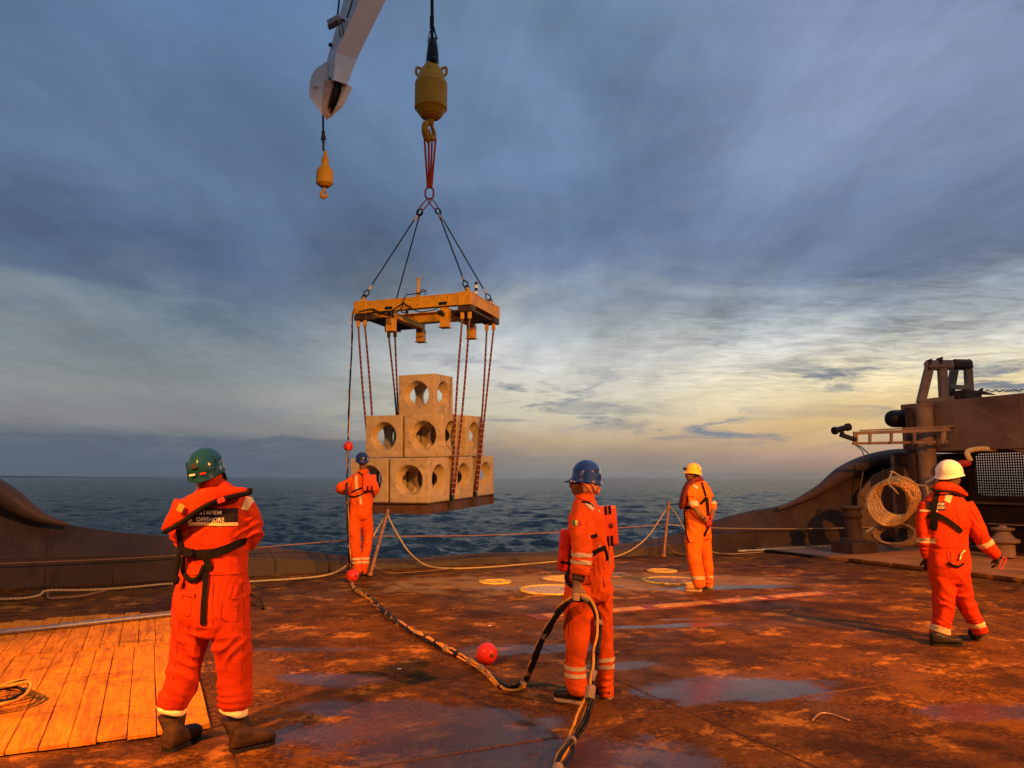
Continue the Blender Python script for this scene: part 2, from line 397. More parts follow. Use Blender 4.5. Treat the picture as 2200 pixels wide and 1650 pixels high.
# ------------------------------------------------------------------ deck
DV = 13.85             # ship coordinate of the foot of the stern sill
def blob(t, pos, c, rx, ry, ang=0.0, soft=0.45, wob=None):
    """soft edged patch mask centred at the world point c (stains and wet places keep their own shape)"""
    v = t.vmath('SUBTRACT', pos, tuple(c))
    v = t.mapping(v, rot=(0, 0, ang))
    x, y, z = t.sep(v)
    d = t.math('SQRT', t.math('ADD', t.math('POWER', t.math('ABSOLUTE', t.math('DIVIDE', x, rx)), 2.0), t.math('POWER', t.math('ABSOLUTE', t.math('DIVIDE', y, ry)), 2.0)))
    if wob is not None: d = t.math('ADD', d, wob)
    return t.rng(d, 1 - soft / 2, 1 + soft / 2, 1.0, 0.0)
def deck_material():
    m, t = material('rusty_wet_steel')
    p = t.pos
    sh = t.mapping(p, rot=(0, 0, -SA))
    big = t.noise(p, 0.55, 8, 0.62, 0.6)
    mid = t.noise(t.mapping(sh, scale=(1, 0.8, 1)), 2.6, 10, 0.7, 0.25)
    fine = t.noise(p, 26, 8, 0.72)
    grit = t.noise(p, 95, 4, 0.7)
    base = t.mix(t.rng(mid, 0.38, 0.62), (0.044, 0.017, 0.005, 1), (0.135, 0.050, 0.009, 1))
    base = t.mix(t.math('MULTIPLY', t.rng(fine, 0.45, 0.62), 0.7), base, (0.20, 0.074, 0.011, 1))
    lt = t.math('MULTIPLY', t.rng(t.noise(t.mapping(sh, loc=(4, 1, 0), scale=(1, 1.25, 1)), 1.7, 12, 0.76, 0.2), 0.53, 0.62), t.rng(fine, 0.3, 0.6, 0.35, 1.0))
    base = t.mix(lt, base, (0.46, 0.175, 0.022, 1))
    dk = t.rng(t.noise(sh, 0.7, 9, 0.66, 0.3), 0.50, 0.60)
    base = t.mix(t.math('MULTIPLY', dk, 0.65), base, (0.028, 0.014, 0.01, 1))
    # pale scuffed zone round the flush sockets
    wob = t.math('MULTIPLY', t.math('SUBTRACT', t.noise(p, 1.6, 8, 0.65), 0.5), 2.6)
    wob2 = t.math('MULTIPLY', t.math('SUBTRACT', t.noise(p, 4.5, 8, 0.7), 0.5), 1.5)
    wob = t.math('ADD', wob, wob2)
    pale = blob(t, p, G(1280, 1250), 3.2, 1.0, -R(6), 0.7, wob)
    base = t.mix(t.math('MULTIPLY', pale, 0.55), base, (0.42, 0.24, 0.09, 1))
    # wet places
    wet = None
    for (px, py, rx, ry, an, wgt) in ((1590, 1480, 0.78, 0.36, 8, 1.0), (1010, 1600, 1.25, 0.55, -16, 0.80), (1110, 1395, 0.8, 0.22, 10, .6), (700, 1460, 0.42, 0.2, -8, .8),
                                 (1560, 1262, 1.1, 0.22, 8, 1.0), (1200, 1262, 1.6, 0.14, 8, .7), (1420, 1345, 0.7, 0.12, 10, .95), (2120, 1530, .5, .2, 10, .85), (900, 1530, .9, .30, -10, .8), (640, 1395, .8, .08, 0, .5), (1330, 1430, .4, .15, 10, .6), (1480, 1330, .5, .05, 10, .7)):
        q = t.math('MULTIPLY', blob(t, p, G(px, py), rx * 0.98, ry * 0.92, -R(an), 0.5, wob), wgt * 0.88)
        wet = q if wet is None else t.math('MAXIMUM', wet, q)
    damp = t.rng(t.noise(sh, 0.8, 7, 0.6, 0.7), 0.46, 0.62)
    wetc = t.mix(t.rng(fine, 0.35, 0.65), (0.016, 0.010, 0.010, 1), (0.045, 0.024, 0.018, 1))
    base = t.mix(t.math('MULTIPLY', wet, 0.86), base, wetc)
    rough = t.math('SUBTRACT', t.rng(fine, 0.3, 0.7, 0.52, 0.70), t.math('MULTIPLY', damp, 0.20))
    rough = t.math('ADD', t.math('MULTIPLY', rough, t.math('SUBTRACT', 1.0, wet)), t.math('MULTIPLY', wet, 0.19))
    h = t.math('ADD', t.math('MULTIPLY', fine, 0.7), t.math('MULTIPLY', grit, 0.3))
    h = t.math('MULTIPLY', h, t.math('SUBTRACT', 1.0, t.math('MULTIPLY', wet, 0.82)))
    nb = t.bump(h, 0.55, 0.012)
    nb = t.bump(mid, 0.25, 0.03, nb)
    setb(t, col=base, rough=rough, spec=t.math('ADD', 0.015, t.math('MULTIPLY', wet, 0.5)), normal=nb)
    return m
M_DECK = deck_material()
M_DARKSTEEL = simple('dark_rusty_steel', (0.035, 0.02, 0.014), 0.6, var=0.4, scale=3, dirt=(0.12, 0.045, 0.02), dirtamt=0.4, bump=0.3)
bm = BM()
box(bm, S(3.0, 3.5, -0.30), (17, 10.1, 0.28), BS)
deck = add('deck', bm, M_DARKSTEEL, kind='structure', base=(0, 0, 0))
us = [-13.0, -9.6, -6.4, -3.2, 0.55, 3.55, 6.5, 9.3, 12.1, 14.9, 17.6]
vs = [-4.4, 0.9, 4.55, 8.5, 11.2, DV]
for i in range(len(us) - 1):
    for j in range(len(vs) - 1):
        bm = BM(); g = 0.006
        zt = random.uniform(-0.0025, 0.0)
        box(bm, S((us[i] + us[i + 1]) / 2, (vs[j] + vs[j + 1]) / 2, zt - 0.008), ((us[i + 1] - us[i]) / 2 - g, (vs[j + 1] - vs[j]) / 2 - g, 0.008), BS, 0.003)
        add('steel_plate', bm, M_DECK, deck)
# weld beads that stand proud of the plates
M_WELD = simple('weld_bead', (0.12, 0.05, 0.02), 0.45, var=0.4, scale=40, bump=0.8)
def weld(a, b):
    bm = BM(); a = Vector(a); b = Vector(b); n = int((b - a).length / 0.07)
    pts = []; rr = []
    for k in range(n + 1):
        pts.append(a.lerp(b, k / n) + Vector((random.uniform(-.004, .004), random.uniform(-.004, .004), 0.0))); rr.append(random.uniform(0.004, 0.0075))
    tube(bm, pts, rr, 6); add('weld_seam', bm, M_WELD, deck, smooth=True)
for u in us[3:9]: weld(S(u, 1.0, -0.002), S(u, DV - .1, -0.002))
for v in vs[2:5]: weld(S(-3, v, -0.002), S(13.5, v, -0.002))

# ------------------------------------------------------------------ wooden deck, left
def wood_material():
    m, t = material('worn_deck_timber')
    inf = t.n.new('ShaderNodeObjectInfo').outputs['Random']
    sh = t.mapping(t.pos, rot=(0, 0, -SA))
    gv = t.vmath('ADD', t.mapping(sh, scale=(16, 1.6, 4)), t.comb(t.math('MULTIPLY', inf, 40), 0, 0))
    g = t.noise(gv, 1.0, 8, 0.68, 0.9)
    gf = t.noise(t.mapping(gv, scale=(4, 1.5, 1)), 1.6, 6, 0.7, 0.5)
    c = t.mix(t.rng(g, 0.3, 0.68), (0.40, 0.12, 0.008, 1), (0.84, 0.30, 0.016, 1))
    c = t.mix(t.math('MULTIPLY', t.rng(gf, 0.5, 0.68), 0.5), c, (0.16, 0.07, 0.03, 1))
    st = t.noise(t.pos, 3.2, 9, 0.72, 1.0)
    c = t.mix(t.math('MULTIPLY', t.rng(st, 0.56, 0.68), 0.6), c, (0.09, 0.035, 0.016, 1))
    c = t.mix(t.math('MULTIPLY', inf, 0.42), c, (0.50, 0.20, 0.012, 1))
    vo = t.noise(t.mapping(sh, scale=(1, 0.5, 1)), 22, 7, 0.8, 1.5)
    nb = t.bump(t.math('ADD', g, t.math('MULTIPLY', gf, 0.6)), 0.55, 0.012)
    nb = t.bump(t.rng(vo, 0.34, 0.44), 0.5, 0.01, nb)
    c = t.mix(t.rng(vo, 0.33, 0.42, 0.6, 0.0), c, (0.06, 0.025, 0.012, 1))
    oil = t.noise(t.mapping(sh, scale=(1, 2.2, 1)), 1.3, 10, 0.75, 0.4)
    c = t.mix(t.math('MULTIPLY', t.rng(oil, 0.52, 0.62), 0.55), c, (0.20, 0.065, 0.006, 1))
    gou = t.noise(t.mapping(sh, scale=(5, 14, 1)), 3.0, 8, 0.8, 0.6)
    c = t.mix(t.math('MULTIPLY', t.rng(gou, 0.60, 0.66), 0.75), c, (0.07, 0.025, 0.006, 1)); nb = t.bump(t.rng(gou, 0.66, 0.58), 0.5, 0.01, nb)
    setb(t, col=c, rough=t.rng(g, 0.3, 0.7, 0.5, 0.75), spec=0.03, normal=nb)
    return m
M_WOOD = wood_material()
M_CHAR = simple('tarred_packing', (0.02, 0.01, 0.007), 0.7)
cu, cv0 = toS(G(453, 1569)); _, cvf = toS(G(200, 1328)); _, cvm = toS(G(200, 1402))
bm = BM(); UW = 3.9
box(bm, S(cu - UW / 2, (cv0 + cvf) / 2, 0.007), (UW / 2 - 0.01, (cvf - cv0) / 2 - 0.02, 0.006), BS)
wood = add('wooden_deck', bm, M_CHAR, kind='structure')
def plank(u0, u1, v0, v1):
    bm = BM()
    zt = 0.034 + random.uniform(-0.003, 0.003)
    n = 8; rs = []
    e0 = random.uniform(-.02, .02); e1 = random.uniform(-.02, .02)
    for k in range(n + 1):
        v = v0 + e0 + (v1 + e1 - v0 - e0) * k / n
        j1, j2 = random.uniform(0, .004), random.uniform(0, .004)
        rs.append([S(u0 + .001 + j1, v, 0.012), S(u1 - .001 - j2, v, 0.012), S(u1 - .001 - j2, v, zt - .003), S(u1 - .005 - j2, v, zt), S((u0 + u1) / 2, v, zt + random.uniform(-.001, .001)), S(u0 + .005 + j1, v, zt), S(u0 + .001 + j1, v, zt - .003)])
    rings(bm, rs); fixn(bm)
    add('plank', bm, M_WOOD, wood)
u = cu; k = 0
while u > cu - UW + .2:
    wd = random.choice((0.158, 0.165, 0.172, 0.15))
    plank(u - wd, u, cv0, cvm - 0.03); u -= wd; k += 1
u = cu + .0
while u > cu - UW + .2:
    wd = random.choice((0.158, 0.165, 0.172, 0.15))
    plank(u - wd, u, cvm + 0.03, cvf + random.choice((0, 0, 0.0, -0.1))); u -= wd
bm = BM(); tube(bm, [PV(x, y, cvf - .17) + Vector((0, 0, 0)) for x, y in ((-160, 1375), (60, 1352), (250, 1330), (392, 1316))], 0.02, 12)
pp = [G(-200, 1378, .065), G(80, 1351, .065), G(372, 1319, .065), G(420, 1313, .065)]
bm.free(); bm = BM(); tube(bm, pp, 0.030, 14)
M_PIPE = simple('galvanised_pipe', (0.22, 0.21, 0.20), 0.42, 0.6, var=0.2, dirt=(0.2, 0.08, 0.03), dirtamt=0.3)
add('steel_pipe', bm, M_PIPE, None, 'long grey steel pipe lying across the wooden planks at the left', 'pipe', smooth=True)

# ------------------------------------------------------------------ stern sill and bulwark
M_BULW = simple('brown_painted_bulwark', (0.056, 0.038, 0.026), 0.55, var=0.22, scale=1.6, dirt=(0.02, 0.011, 0.007), dirtamt=0.6, bump=0.25, bd=0.02)
M_BULW2 = simple('brown_painted_rail', (0.075, 0.05, 0.034), 0.42, var=0.2, scale=2.2, dirt=(0.05, 0.025, 0.015), dirtamt=0.5, bump=0.2)
top = [(-420, 905), (-220, 1000), (0, 1085), (60, 1108), (110, 1122), (165, 1131), (250, 1143), (330, 1150), (470, 1163), (600, 1178), (700, 1190), (780, 1199), (850, 1201), (930, 1197), (1050, 1189), (1180, 1185), (1280, 1177), (1400, 1160), (1460, 1146), (1530, 1122), (1610, 1100), (1672, 1089), (1720, 1075), (1765, 1055), (1800, 1031), (1840, 1009), (1880, 995), (1930, 985), (1990, 984)]
bm = BM()
TV = DV + 0.32
prof = []
for (px, py) in top:
    t_ = PV(px, py, TV); uu, _ = toS(t_); zt = max(t_.z, 0.1)
    zk = min(0.42, zt * 0.55)
    prof.append([S(uu, DV, -0.02), S(uu, DV + .03, zk), S(uu, DV + .05, zk + .012), S(uu, TV - .04, zt - .03), S(uu, TV, zt), S(uu, TV + .12, zt), S(uu, TV + .3, zt - .15), S(uu, TV + .42, -0.4), S(uu, TV + .2, -3.2), S(uu, DV, -3.2)])
# insert smooth in-between sections
P2 = []
for k in range(10):
    P2.append(spline([q[k] for q in prof], 4))
rs = [[P2[k][i] for k in range(10)] for i in range(len(P2[0]))]
rings(bm, rs); fixn(bm)
sill = add('stern_bulwark', bm, M_BULW, None, 'long low brown stern bulwark sweeping up at both ends', 'bulwark', smooth=False)
bm = BM(); pr = [q[2] + V * -0.012 for q in prof]; 
tube(bm, spline(pr, 3), 0.014, 6); add('knuckle_seam', bm, M_BULW2, sill, smooth=True)
for k in range(2, len(prof) - 1, 2):
    bm = BM(); tube(bm, [q_ + V * -.006 for q_ in prof[k][:5]], 0.008, 5); add('plate_seam', bm, M_BULW2, sill, smooth=True)
# rolled rails on the raised ends
def rail(name, pts, rad, v):
    bm = BM(); q = spline([PV(x, y, v) for x, y in pts], 6)
    r = [rad[0] + (rad[1] - rad[0]) * min(1, i / (len(q) * .45)) for i in range(len(q))]
    tube(bm, q, r, 18); return add(name, bm, M_BULW2, sill, smooth=True)
rail('rolled_rail', [(1672, 1094), (1720, 1074), (1765, 1050), (1800, 1024), (1840, 1002), (1880, 988), (1930, 980), (1992, 980)], (0.03, 0.19), DV + .1)
rail('rolled_rail', [(150, 1128), (100, 1116), (60, 1098), (20, 1072), (-40, 1035), (-140, 990), (-300, 930)], (0.02, 0.17), DV + .1)

# recess plates behind the rail at the right
M_TAN = simple('tan_painted_steel', (0.185, 0.125, 0.082), 0.5, var=0.15, scale=1.6, dirt=(0.07, 0.032, 0.016), dirtamt=0.65, bump=0.15, bd=0.02)
M_TAN2 = simple('tan_painted_steel_worn', (0.24, 0.155, 0.092), 0.45, var=0.2, scale=3, dirt=(0.12, 0.055, 0.03), dirtamt=0.6, bump=0.2)
M_DK = simple('dark_brown_steel', (0.05, 0.03, 0.02), 0.55, var=0.3, scale=3)
M_BLACK = simple('black_rubber', (0.012, 0.012, 0.013), 0.5, var=0.3)
M_BLACKM = simple('black_steel', (0.02, 0.018, 0.017), 0.4, 0.4, var=0.3)
bm = BM()
prism(bm, [PV(1845, 1185, DV - .12), PV(1845, 1062, DV - .12), PV(1880, 1020, DV - .12), PV(1930, 998, DV - .12), PV(1992, 994, DV - .12), PV(1992, 1185, DV - .12)], V * 0.05)
add('gusset_plate', fixn(bm), M_TAN, sill)
bm = BM()
for a, b in (((1855, 1010), (1846, 1062)), ((1846, 1062), (1864, 1080)), ((1896, 1004), (1900, 1150))):
    tube(bm, [PV(*a, DV - .14), PV(*b, DV - .14)], 0.012, 6)
add('stiffener', bm, M_TAN2, sill)

# ------------------------------------------------------------------ starboard gantry house
UH = 16.3
def Wp(u, v, z): return S(u, v, z)
house = thing('side_house', tuple(S(UH, 8, 0)), 'big tan steel box beam with a mesh window beneath it at the right edge', 'deck structure')
VC = 12.75
bm = BM(); ztop = 3.38; zb = 2.24
box(bm, S(UH + .95, (VC - 2) / 2 - .0, (ztop + zb) / 2), (.95, (VC + 2) / 2, (ztop - zb) / 2), BS, 0.02, 2)
add('box_beam', bm, M_TAN, house)
for v_ in (11.4, 9.9, 8.4):
    bm = BM(); tube(bm, [S(UH - .002, v_, zb + .01), S(UH - .002, v_, ztop - .01)], .008, 5); add('weld_line', bm, M_TAN2, house)
for v_, z_ in ((12.2, 2.9), (11.9, 2.62), (10.7, 3.05), (10.2, 2.5)):
    bm = BM(); box(bm, S(UH - .012, v_, z_), (.012, .05, .035), BS, .004); add('weld_pad', bm, M_TAN2, house)
for v in (4.3, 9.62):
    bm = BM(); box(bm, S(UH + .1, v, zb / 2), (.1, .14, zb / 2 - .004), BS, .01); add('support_post', bm, M_TAN2, house)
# corner gussets of the opening (rounded)
def gusset(v, sgn, z, sz):
    bm = BM(); pts = [S(UH + .03, v, z), S(UH + .03, v + sgn * sz, z)]
    for k in range(7):
        a = k / 6 * math.pi / 2
        pts.append(S(UH + .03, v + sgn * sz * (1 - math.sin(a)), z - sz * (1 - math.cos(a))))
    pts = pts[:2] + pts[3:]
    prism(bm, pts, U * 0.04); add('corner_gusset', fixn(bm), M_TAN, house)
gusset(9.77, 1, zb - .002, .55); gusset(VC - .15, -1, zb - .002, .4)
# outer wall with the mesh window, sea visible through it
UO = UH + 1.85
wl = PU(2092, 1020, UO); wr = PU(2215, 1020, UO); zt_ = PU(2140, 972, UO).z; zb_ = PU(2140, 1066, UO).z
v1 = toS(wl)[1]; v0 = toS(wr)[1]
bm = BM()
box(bm, S(UO + .04, (v1 + VC + .9) / 2, 1.118), (.04, (VC + .9 - v1) / 2, 1.12), BS)
box(bm, S(UO + .04, (v0 - 3) / 2, 1.118), (.04, (v0 + 3) / 2, 1.12), BS)
box(bm, S(UO + .04, (v0 + v1) / 2, (zb_ - .02) / 2), (.04, (v1 - v0) / 2 - .001, (zb_ + .02) / 2), BS)
box(bm, S(UO + .04, (v0 + v1) / 2, (zt_ + 2.238) / 2), (.04, (v1 - v0) / 2 - .001, (2.238 - zt_) / 2), BS)
add('outer_wall', bm, M_DK, house)
bm = BM(); n = 23
for k in range(n + 1):
    vv = v0 + (v1 - v0) * k / n
    box(bm, S(UO + .02, vv, (zb_ + zt_) / 2), (.006, .014, (zt_ - zb_) / 2), BS)
nz = int((zt_ - zb_) / ((v1 - v0) / n))
for k in range(nz + 1):
    box(bm, S(UO + .008, (v0 + v1) / 2, zb_ + (zt_ - zb_) * k / nz), (.006, (v1 - v0) / 2, .014), BS)
add('mesh_screen', bm, M_DK, house)
for vv, sg in ((v1, -1), (v0, 1)):
    for zz, sz in ((zt_, -1), (zb_, 1)):
        c = .16; bm = BM()
        prism(bm, [S(UO - .004, vv, zz), S(UO - .004, vv + sg * c * 1.5, zz), S(UO - .004, vv + sg * .05, zz + sz * c * .35), S(UO - .004, vv, zz + sz * c)], U * .02)
        add('window_corner', fixn(bm), M_DK, house)
bm = BM(); box(bm, S(UO - .12, (v0 + v1) / 2, zb_ - .16), (.12, (v1 - v0) / 2 + .2, .03), BS, .008); add('shelf', bm, M_TAN, house)
bm = BM(); box(bm, S(UO - .3, v1 + .25, 1.1), (.3, .12, 1.1), BS, .02); box(bm, S(UO - .35, 10.4, .62), (.3, .7, .03), BS, .01); add('frame_rib', bm, M_DK, house)
# inner end wall at the corner
bm = BM(); box(bm, S(UH + .95, VC + .35, 1.118), (.9, .05, 1.118), BS); add('end_wall', bm, M_TAN, house)
# corner column
cb = PU(1995, 1150, UH - .1); cuu, cvv = toS(P(1993, 1000, 17.7))
bm = BM(); lathe(bm, S(cuu, cvv, 0), [(0, 0), (.19, 0), (.19, 3.28), (.205, 3.28), (.205, 3.33), (0, 3.33)], 28); add('corner_column', bm, M_TAN2, house, smooth=False)
bm = BM(); box(bm, S(cuu - .19, cvv + .25, 2.3), (.05, .08, .95), BS, .01); add('dark_flange', bm, M_DK, house)
# yellow-white pipe elbow and red valve under the beam
bm = BM(); q = spline([P(2085, 990, 16.4), P(2078, 975, 16.4), P(2084, 968, 16.5), P(2110, 964, 16.6), P(2140, 966, 16.6)], 6); tube(bm, q, .055, 12)
add('pipe_elbow', bm, simple('yellow_pipe', (0.65, 0.5, 0.2), .35), house, smooth=True)
bm = BM(); sphere(bm, P(2070, 996, 16.4), (.16, .1, .08)); add('valve', bm, simple('red_valve', (0.4, 0.03, 0.02), .4), house, smooth=True)
bm = BM(); beam(bm, P(1990, 1037, 17.3), P(2016, 1022, 17.0), .05, .05); add('hand_rail', bm, simple('pale_bar', (.45, .42, .38), .4), house)

# fenders and tank beside the column
tk = thing('air_tank', tuple(P(1945, 900, 18.4)), 'black cylindrical tank lying on its side against the tan column', 'tank')
bm = BM(); c0 = P(1906, 900, 18.3); c1 = P(1992, 898, 18.6); d = (c1 - c0)
q = [c0 + d * t_ for t_ in (0, .02, .06, .12, .2, .5, .9, 1)]; tube(bm, q, [.03, .12, .17, .2, .21, .21, .21, .21], 24); add('shell', bm, M_BLACKM, tk, smooth=True)
bm = BM(); box(bm, P(1968, 876, 18.4), (.13, .1, .08), None, .01); add('bracket', bm, M_BLACKM, tk)

# A-frame roller support on the roof
af = thing('roof_frame', tuple(P(2035, 860, 18.2)), 'brown pair of trestle frames with crossbars on top of the tan box beam', 'steel frame')
def legs(pts, d, w_, mat=M_TAN2, name='leg'):
    for a, b in pts:
        bm = BM(); beam(bm, P(*a, d), P(*b, d), w_, w_, Vector((0, -1, .2)), .01); add(name, bm, mat, af)
legs([((1996, 792), (1978, 866)), ((2024, 790), (2028, 862))], 18.0, .17)
legs([((2050, 795), (2038, 862)), ((2080, 793), (2083, 850))], 18.9, .16)
bm = BM(); beam(bm, P(1988, 785, 18.0), P(2046, 784, 18.0), .22, .2, Vector((0, -1, .2)), .04); add('crossbar', bm, M_TAN2, af)
bm = BM(); beam(bm, P(2044, 783, 18.9), P(2087, 784, 18.9), .24, .22, Vector((0, -1, .2)), .04); add('crossbar', bm, M_DK, af)
bm = BM(); beam(bm, P(2038, 831, 18.5), P(2084, 833, 18.9), .1, .11, Z, .01); add('crossbar', bm, M_TAN2, af)
bm = BM(); beam(bm, P(1974, 865, 18.0), P(2046, 857, 18.0), .2, .14, Z, .01); add('base_plate', bm, M_TAN2, af)
for x, y0, y1 in ((1999, 770, 795), (2022, 766, 790)):
    bm = BM(); prism(bm, [P(x - 5, y1, 17.9), P(x - 4, y0 + 3, 17.9), P(x + 4, y0, 17.9), P(x + 3, y1, 17.9)], Vector((0, .14, 0))); add('guide_horn', fixn(bm), M_DK, af)
bm = BM(); prism(bm, [P(2050, 776, 18.8), P(2084, 771, 18.8), P(2087, 777, 18.8), P(2060, 781, 18.8)], Vector((0, .4, 0))); add('cover_plate', fixn(bm), M_TAN, af)
# clutter on the beam top
bm = BM(); box(bm, P(2075, 849, 18.2), (.3, .2, .1), BS, .01); add('hatch_box', bm, M_DK, house)
bm = BM(); prism(bm, [P(2096, 846, 17.6), P(2113, 833, 17.6), P(2112, 840, 17.6), P(2141, 848, 17.6)], Vector((0, .1, 0))); add('cleat', fixn(bm), M_DK, house)
bm = BM()
ww = [P(2112 + i * 5, 841 + (2.5 * math.sin(i * 2.1) - (i * .12)), 16.9 + .1 * math.sin(i * 1.3)) for i in range(22)]
tube(bm, spline(ww, 3), .008, 5); tube(bm, spline([P(2112 + i * 5, 840 + (2.5 * math.cos(i * 1.7) - (i * .12)), 16.9 + .1 * math.cos(i)) for i in range(22)], 3), .008, 5)
add('coiled_wire', bm, M_BLACKM, house)

# floodlight boom (ladder like) with lamp
lb = thing('lamp_boom', tuple(P(1930, 935, 17.2)), 'ladder-like steel boom carrying a tube-shaped lamp, reaching left over the bulwark', 'boom')
D0, D1 = 17.0, 17.2
bm = BM(); beam(bm, P(1834, 931, D0), P(2040, 923, D1), .06, .07); add('rail', bm, M_TAN2, lb)
bm = BM(); beam(bm, P(1832, 953, D0), P(2036, 949, D1), .06, .06); add('rail', bm, M_TAN2, lb)
bm = BM(); beam(bm, P(1848, 925, D0), P(2062, 915, D1), .03, .03); add('cable_tray', bm, M_TAN2, lb)
for x in (1838, 1869, 1915, 1964, 2024):
    bm = BM(); w_ = .09 if x == 1838 else .05
    beam(bm, P(x, 930, D0 - .01), P(x, 953, D0 - .01), w_, .055, Vector((0, 1, 0))); add('rung', bm, M_TAN2, lb)
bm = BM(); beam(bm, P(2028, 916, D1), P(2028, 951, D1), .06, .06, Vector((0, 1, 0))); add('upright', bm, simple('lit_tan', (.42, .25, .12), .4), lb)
bm = BM(); beam(bm, P(1838, 945, D0), P(1806, 934, D0 - .05), .1, .08); add('arm', bm, M_BLACKM, lb)
bm = BM(); a, b = P(1791, 926, D0 - .1), P(1824, 917, D0 + .1); dd = b - a
tube(bm, [a, a + dd * .02, a + dd * .05, a + dd * .15, a + dd * .2, a + dd * .8, a + dd * .85, b], [.05, .085, .085, .085, .065, .065, .085, .085], 18)
add('lamp_tube', bm, M_BLACKM, lb, smooth=False)
bm = BM(); beam(bm, P(1808, 924, D0), P(1810, 934, D0), .06, .1, Vector((0, 1, 0))); add('bracket', bm, M_BLACKM, lb)
bm = BM(); tube(bm, spline([P(1836, 953, D0), P(1846, 962, D0), P(1852, 968, D0), P(1855, 976, D0), P(1860, 984, D0)], 4), .012, 6)
tube(bm, spline([P(1838, 957, D0), P(1850, 960, D0), P(1856, 966, D0), P(1866, 974, D0)], 4), .014, 6); add('hanging_cord', bm, M_BLACK, lb)

# bollards
def bollard(c, r, h, label, mat=M_DK):
    t_ = thing('bollard', tuple(c), label, 'bollard')
    bm = BM(); lathe(bm, c, [(0, 0), (r * 1.15, 0), (r * 1.15, .03), (r * .82, .06), (r * .8, h * .62), (r * .95, h * .7), (r * .95, h * .74), (r * .8, h * .76), (r * .8, h * .9)], 24); add('post', bm, mat, t_)
    bm = BM(); lathe(bm, c + Z * h * .9, [(0, 0), (r, 0), (r * 1.08, .03), (r, .07), (0, .08)], 24); add('cap', bm, mat, t_)
bb = P(1833, 1150, 16.6); bollard(Vector((bb.x, bb.y, .32)), .22, .72, 'brown round bollard under the rolled rail left of the coils', M_DK)
bm = BM(); box(bm, Vector((bb.x, bb.y, .15)), (.35, .3, .16), BS, .02); add('bollard_seat', bm, M_DK, sill)
t_ = thing('roller_fairlead', tuple(Vector(P(2158, 1185, 15.4).xy.to_3d()) + Z * .1), 'low spool-shaped roller fairlead in the dark opening below the mesh window', 'fairlead')
c = Vector(t_['_w'])
bm = BM(); lathe(bm, c, [(0, 0), (.19, 0), (.19, .26), (.28, .28), (.29, .32), (.26, .345), (.2, .36), (.13, .46), (.12, .52)], 28); add('drum', bm, M_TAN2, t_)
bm = BM(); lathe(bm, c + Z * .52, [(0, 0), (.2, 0), (.21, .03), (.08, .05), (.06, .08), (0, .085)], 28); add('cap', bm, M_TAN2, t_)
bm = BM(); box(bm, c + U * .1 + Z * .62 + V * .0, (.02, .35, .008), BS); add('tie_bar', bm, M_TAN2, t_)

# raised steel platform at the right
ue, _ = toS(G(1925, 1219)); _, vp1 = toS(G(1830, 1198)); _, vfar = toS(G(1675, 1187))
M_RAMP = simple('pale_worn_steel', (0.42, 0.17, 0.04), 0.7, var=0.25, scale=1.5, dirt=(0.16, 0.07, 0.03), dirtamt=0.55, bump=0.3)
pf = thing('raised_platform', tuple(S(ue + 2, 7, 0)), 'low raised steel platform along the right side of the deck', 'platform')
bm = BM(); box(bm, S((ue + .02 + UH - .3) / 2, (vp1 - 3.6) / 2 + .0, .035), ((UH - .3 - ue) / 2, (vp1 + 3.6) / 2, .033), BS, .006); add('top_plate', bm, M_RAMP, pf)
bm = BM(); box(bm, S(ue - .06, (vp1 - 4) / 2 - .3, .04), (.05, (vp1 + 4) / 2 - .3, .035), BS, .02, 2); add('edge_bar', bm, M_DECK, pf)
bm = BM(); box(bm, S((ue + UH - .3) / 2, (vp1 + DV) / 2, .03), ((UH - .3 - ue) / 2 - .01, (DV - vp1) / 2 - .03, .03), BS, .006); add('side_plate', bm, M_TAN, pf)
bm = BM(); box(bm, S(ue - .05, (vp1 + DV) / 2 + .12, .03), (.04, (DV - vp1) / 2 - .2, .028), BS, .01); add('edge_bar', bm, M_BLACKM, pf)

# coils of spiral armoured wire hanging on the gusset
M_COIL = simple('brass_wire', (0.80, 0.46, 0.14), 0.3, 0.6, var=0.4, scale=30)
M_COILD = simple('dull_wire', (0.30, 0.20, 0.12), 0.45, 0.4, var=0.4, scale=30)
def coil(cx, cy, rx, ry, d, label, tilt=0.0, nrings=4, dxy=(5, -3.5), ddp=.05, mat=M_COIL):
    t_ = thing('wire_coil', tuple(P(cx, cy + ry, d)), label, 'wire coil', 'coils of spiral wire by the starboard corner')
    for j in range(nrings):
        bm = BM(); N = 110; pts = []
        c = P(cx + dxy[0] * j, cy + dxy[1] * j, d + ddp * j); e1 = (P(cx + rx, cy, d) - P(cx, cy, d)); e2 = (P(cx, cy - ry, d) - P(cx, cy, d))
        e1 = e1.normalized() * e1.length; sc = 1 - .015 * j
        for k in range(N * 6):
            a = 2 * math.pi * k / (N * 6); b = 2 * math.pi * k / 6.0
            o = e1 * math.cos(a + tilt) + e2 * math.sin(a + tilt)
            rr = .05
            pts.append(c + o * sc * (1 + rr / .5 * math.cos(b)) + Vector((0, 1, 0)) * rr * math.sin(b))
        tube(bm, pts, .0105, 4, closed=True); add('ring', bm, mat, t_)
    return t_
coil(1911, 1082, 47, 45, 16.6, 'bright brass-coloured coil of spiral wire hanging upright from a cord', nrings=5)
coil(1920, 1146, 44, 22, 16.8, 'dull lower coil of wire slumped on the deck beneath the hanging coil', tilt=.25, nrings=3, dxy=(4, 3), mat=M_COILD)
M_ROPE = simple('beige_rope', (0.46, 0.33, 0.15), 0.8, var=0.3, scale=60, bump=0.9)
M_ROPEB = simple('brown_rope', (0.30, 0.15, 0.08), 0.8, var=0.3, scale=60, bump=0.9)
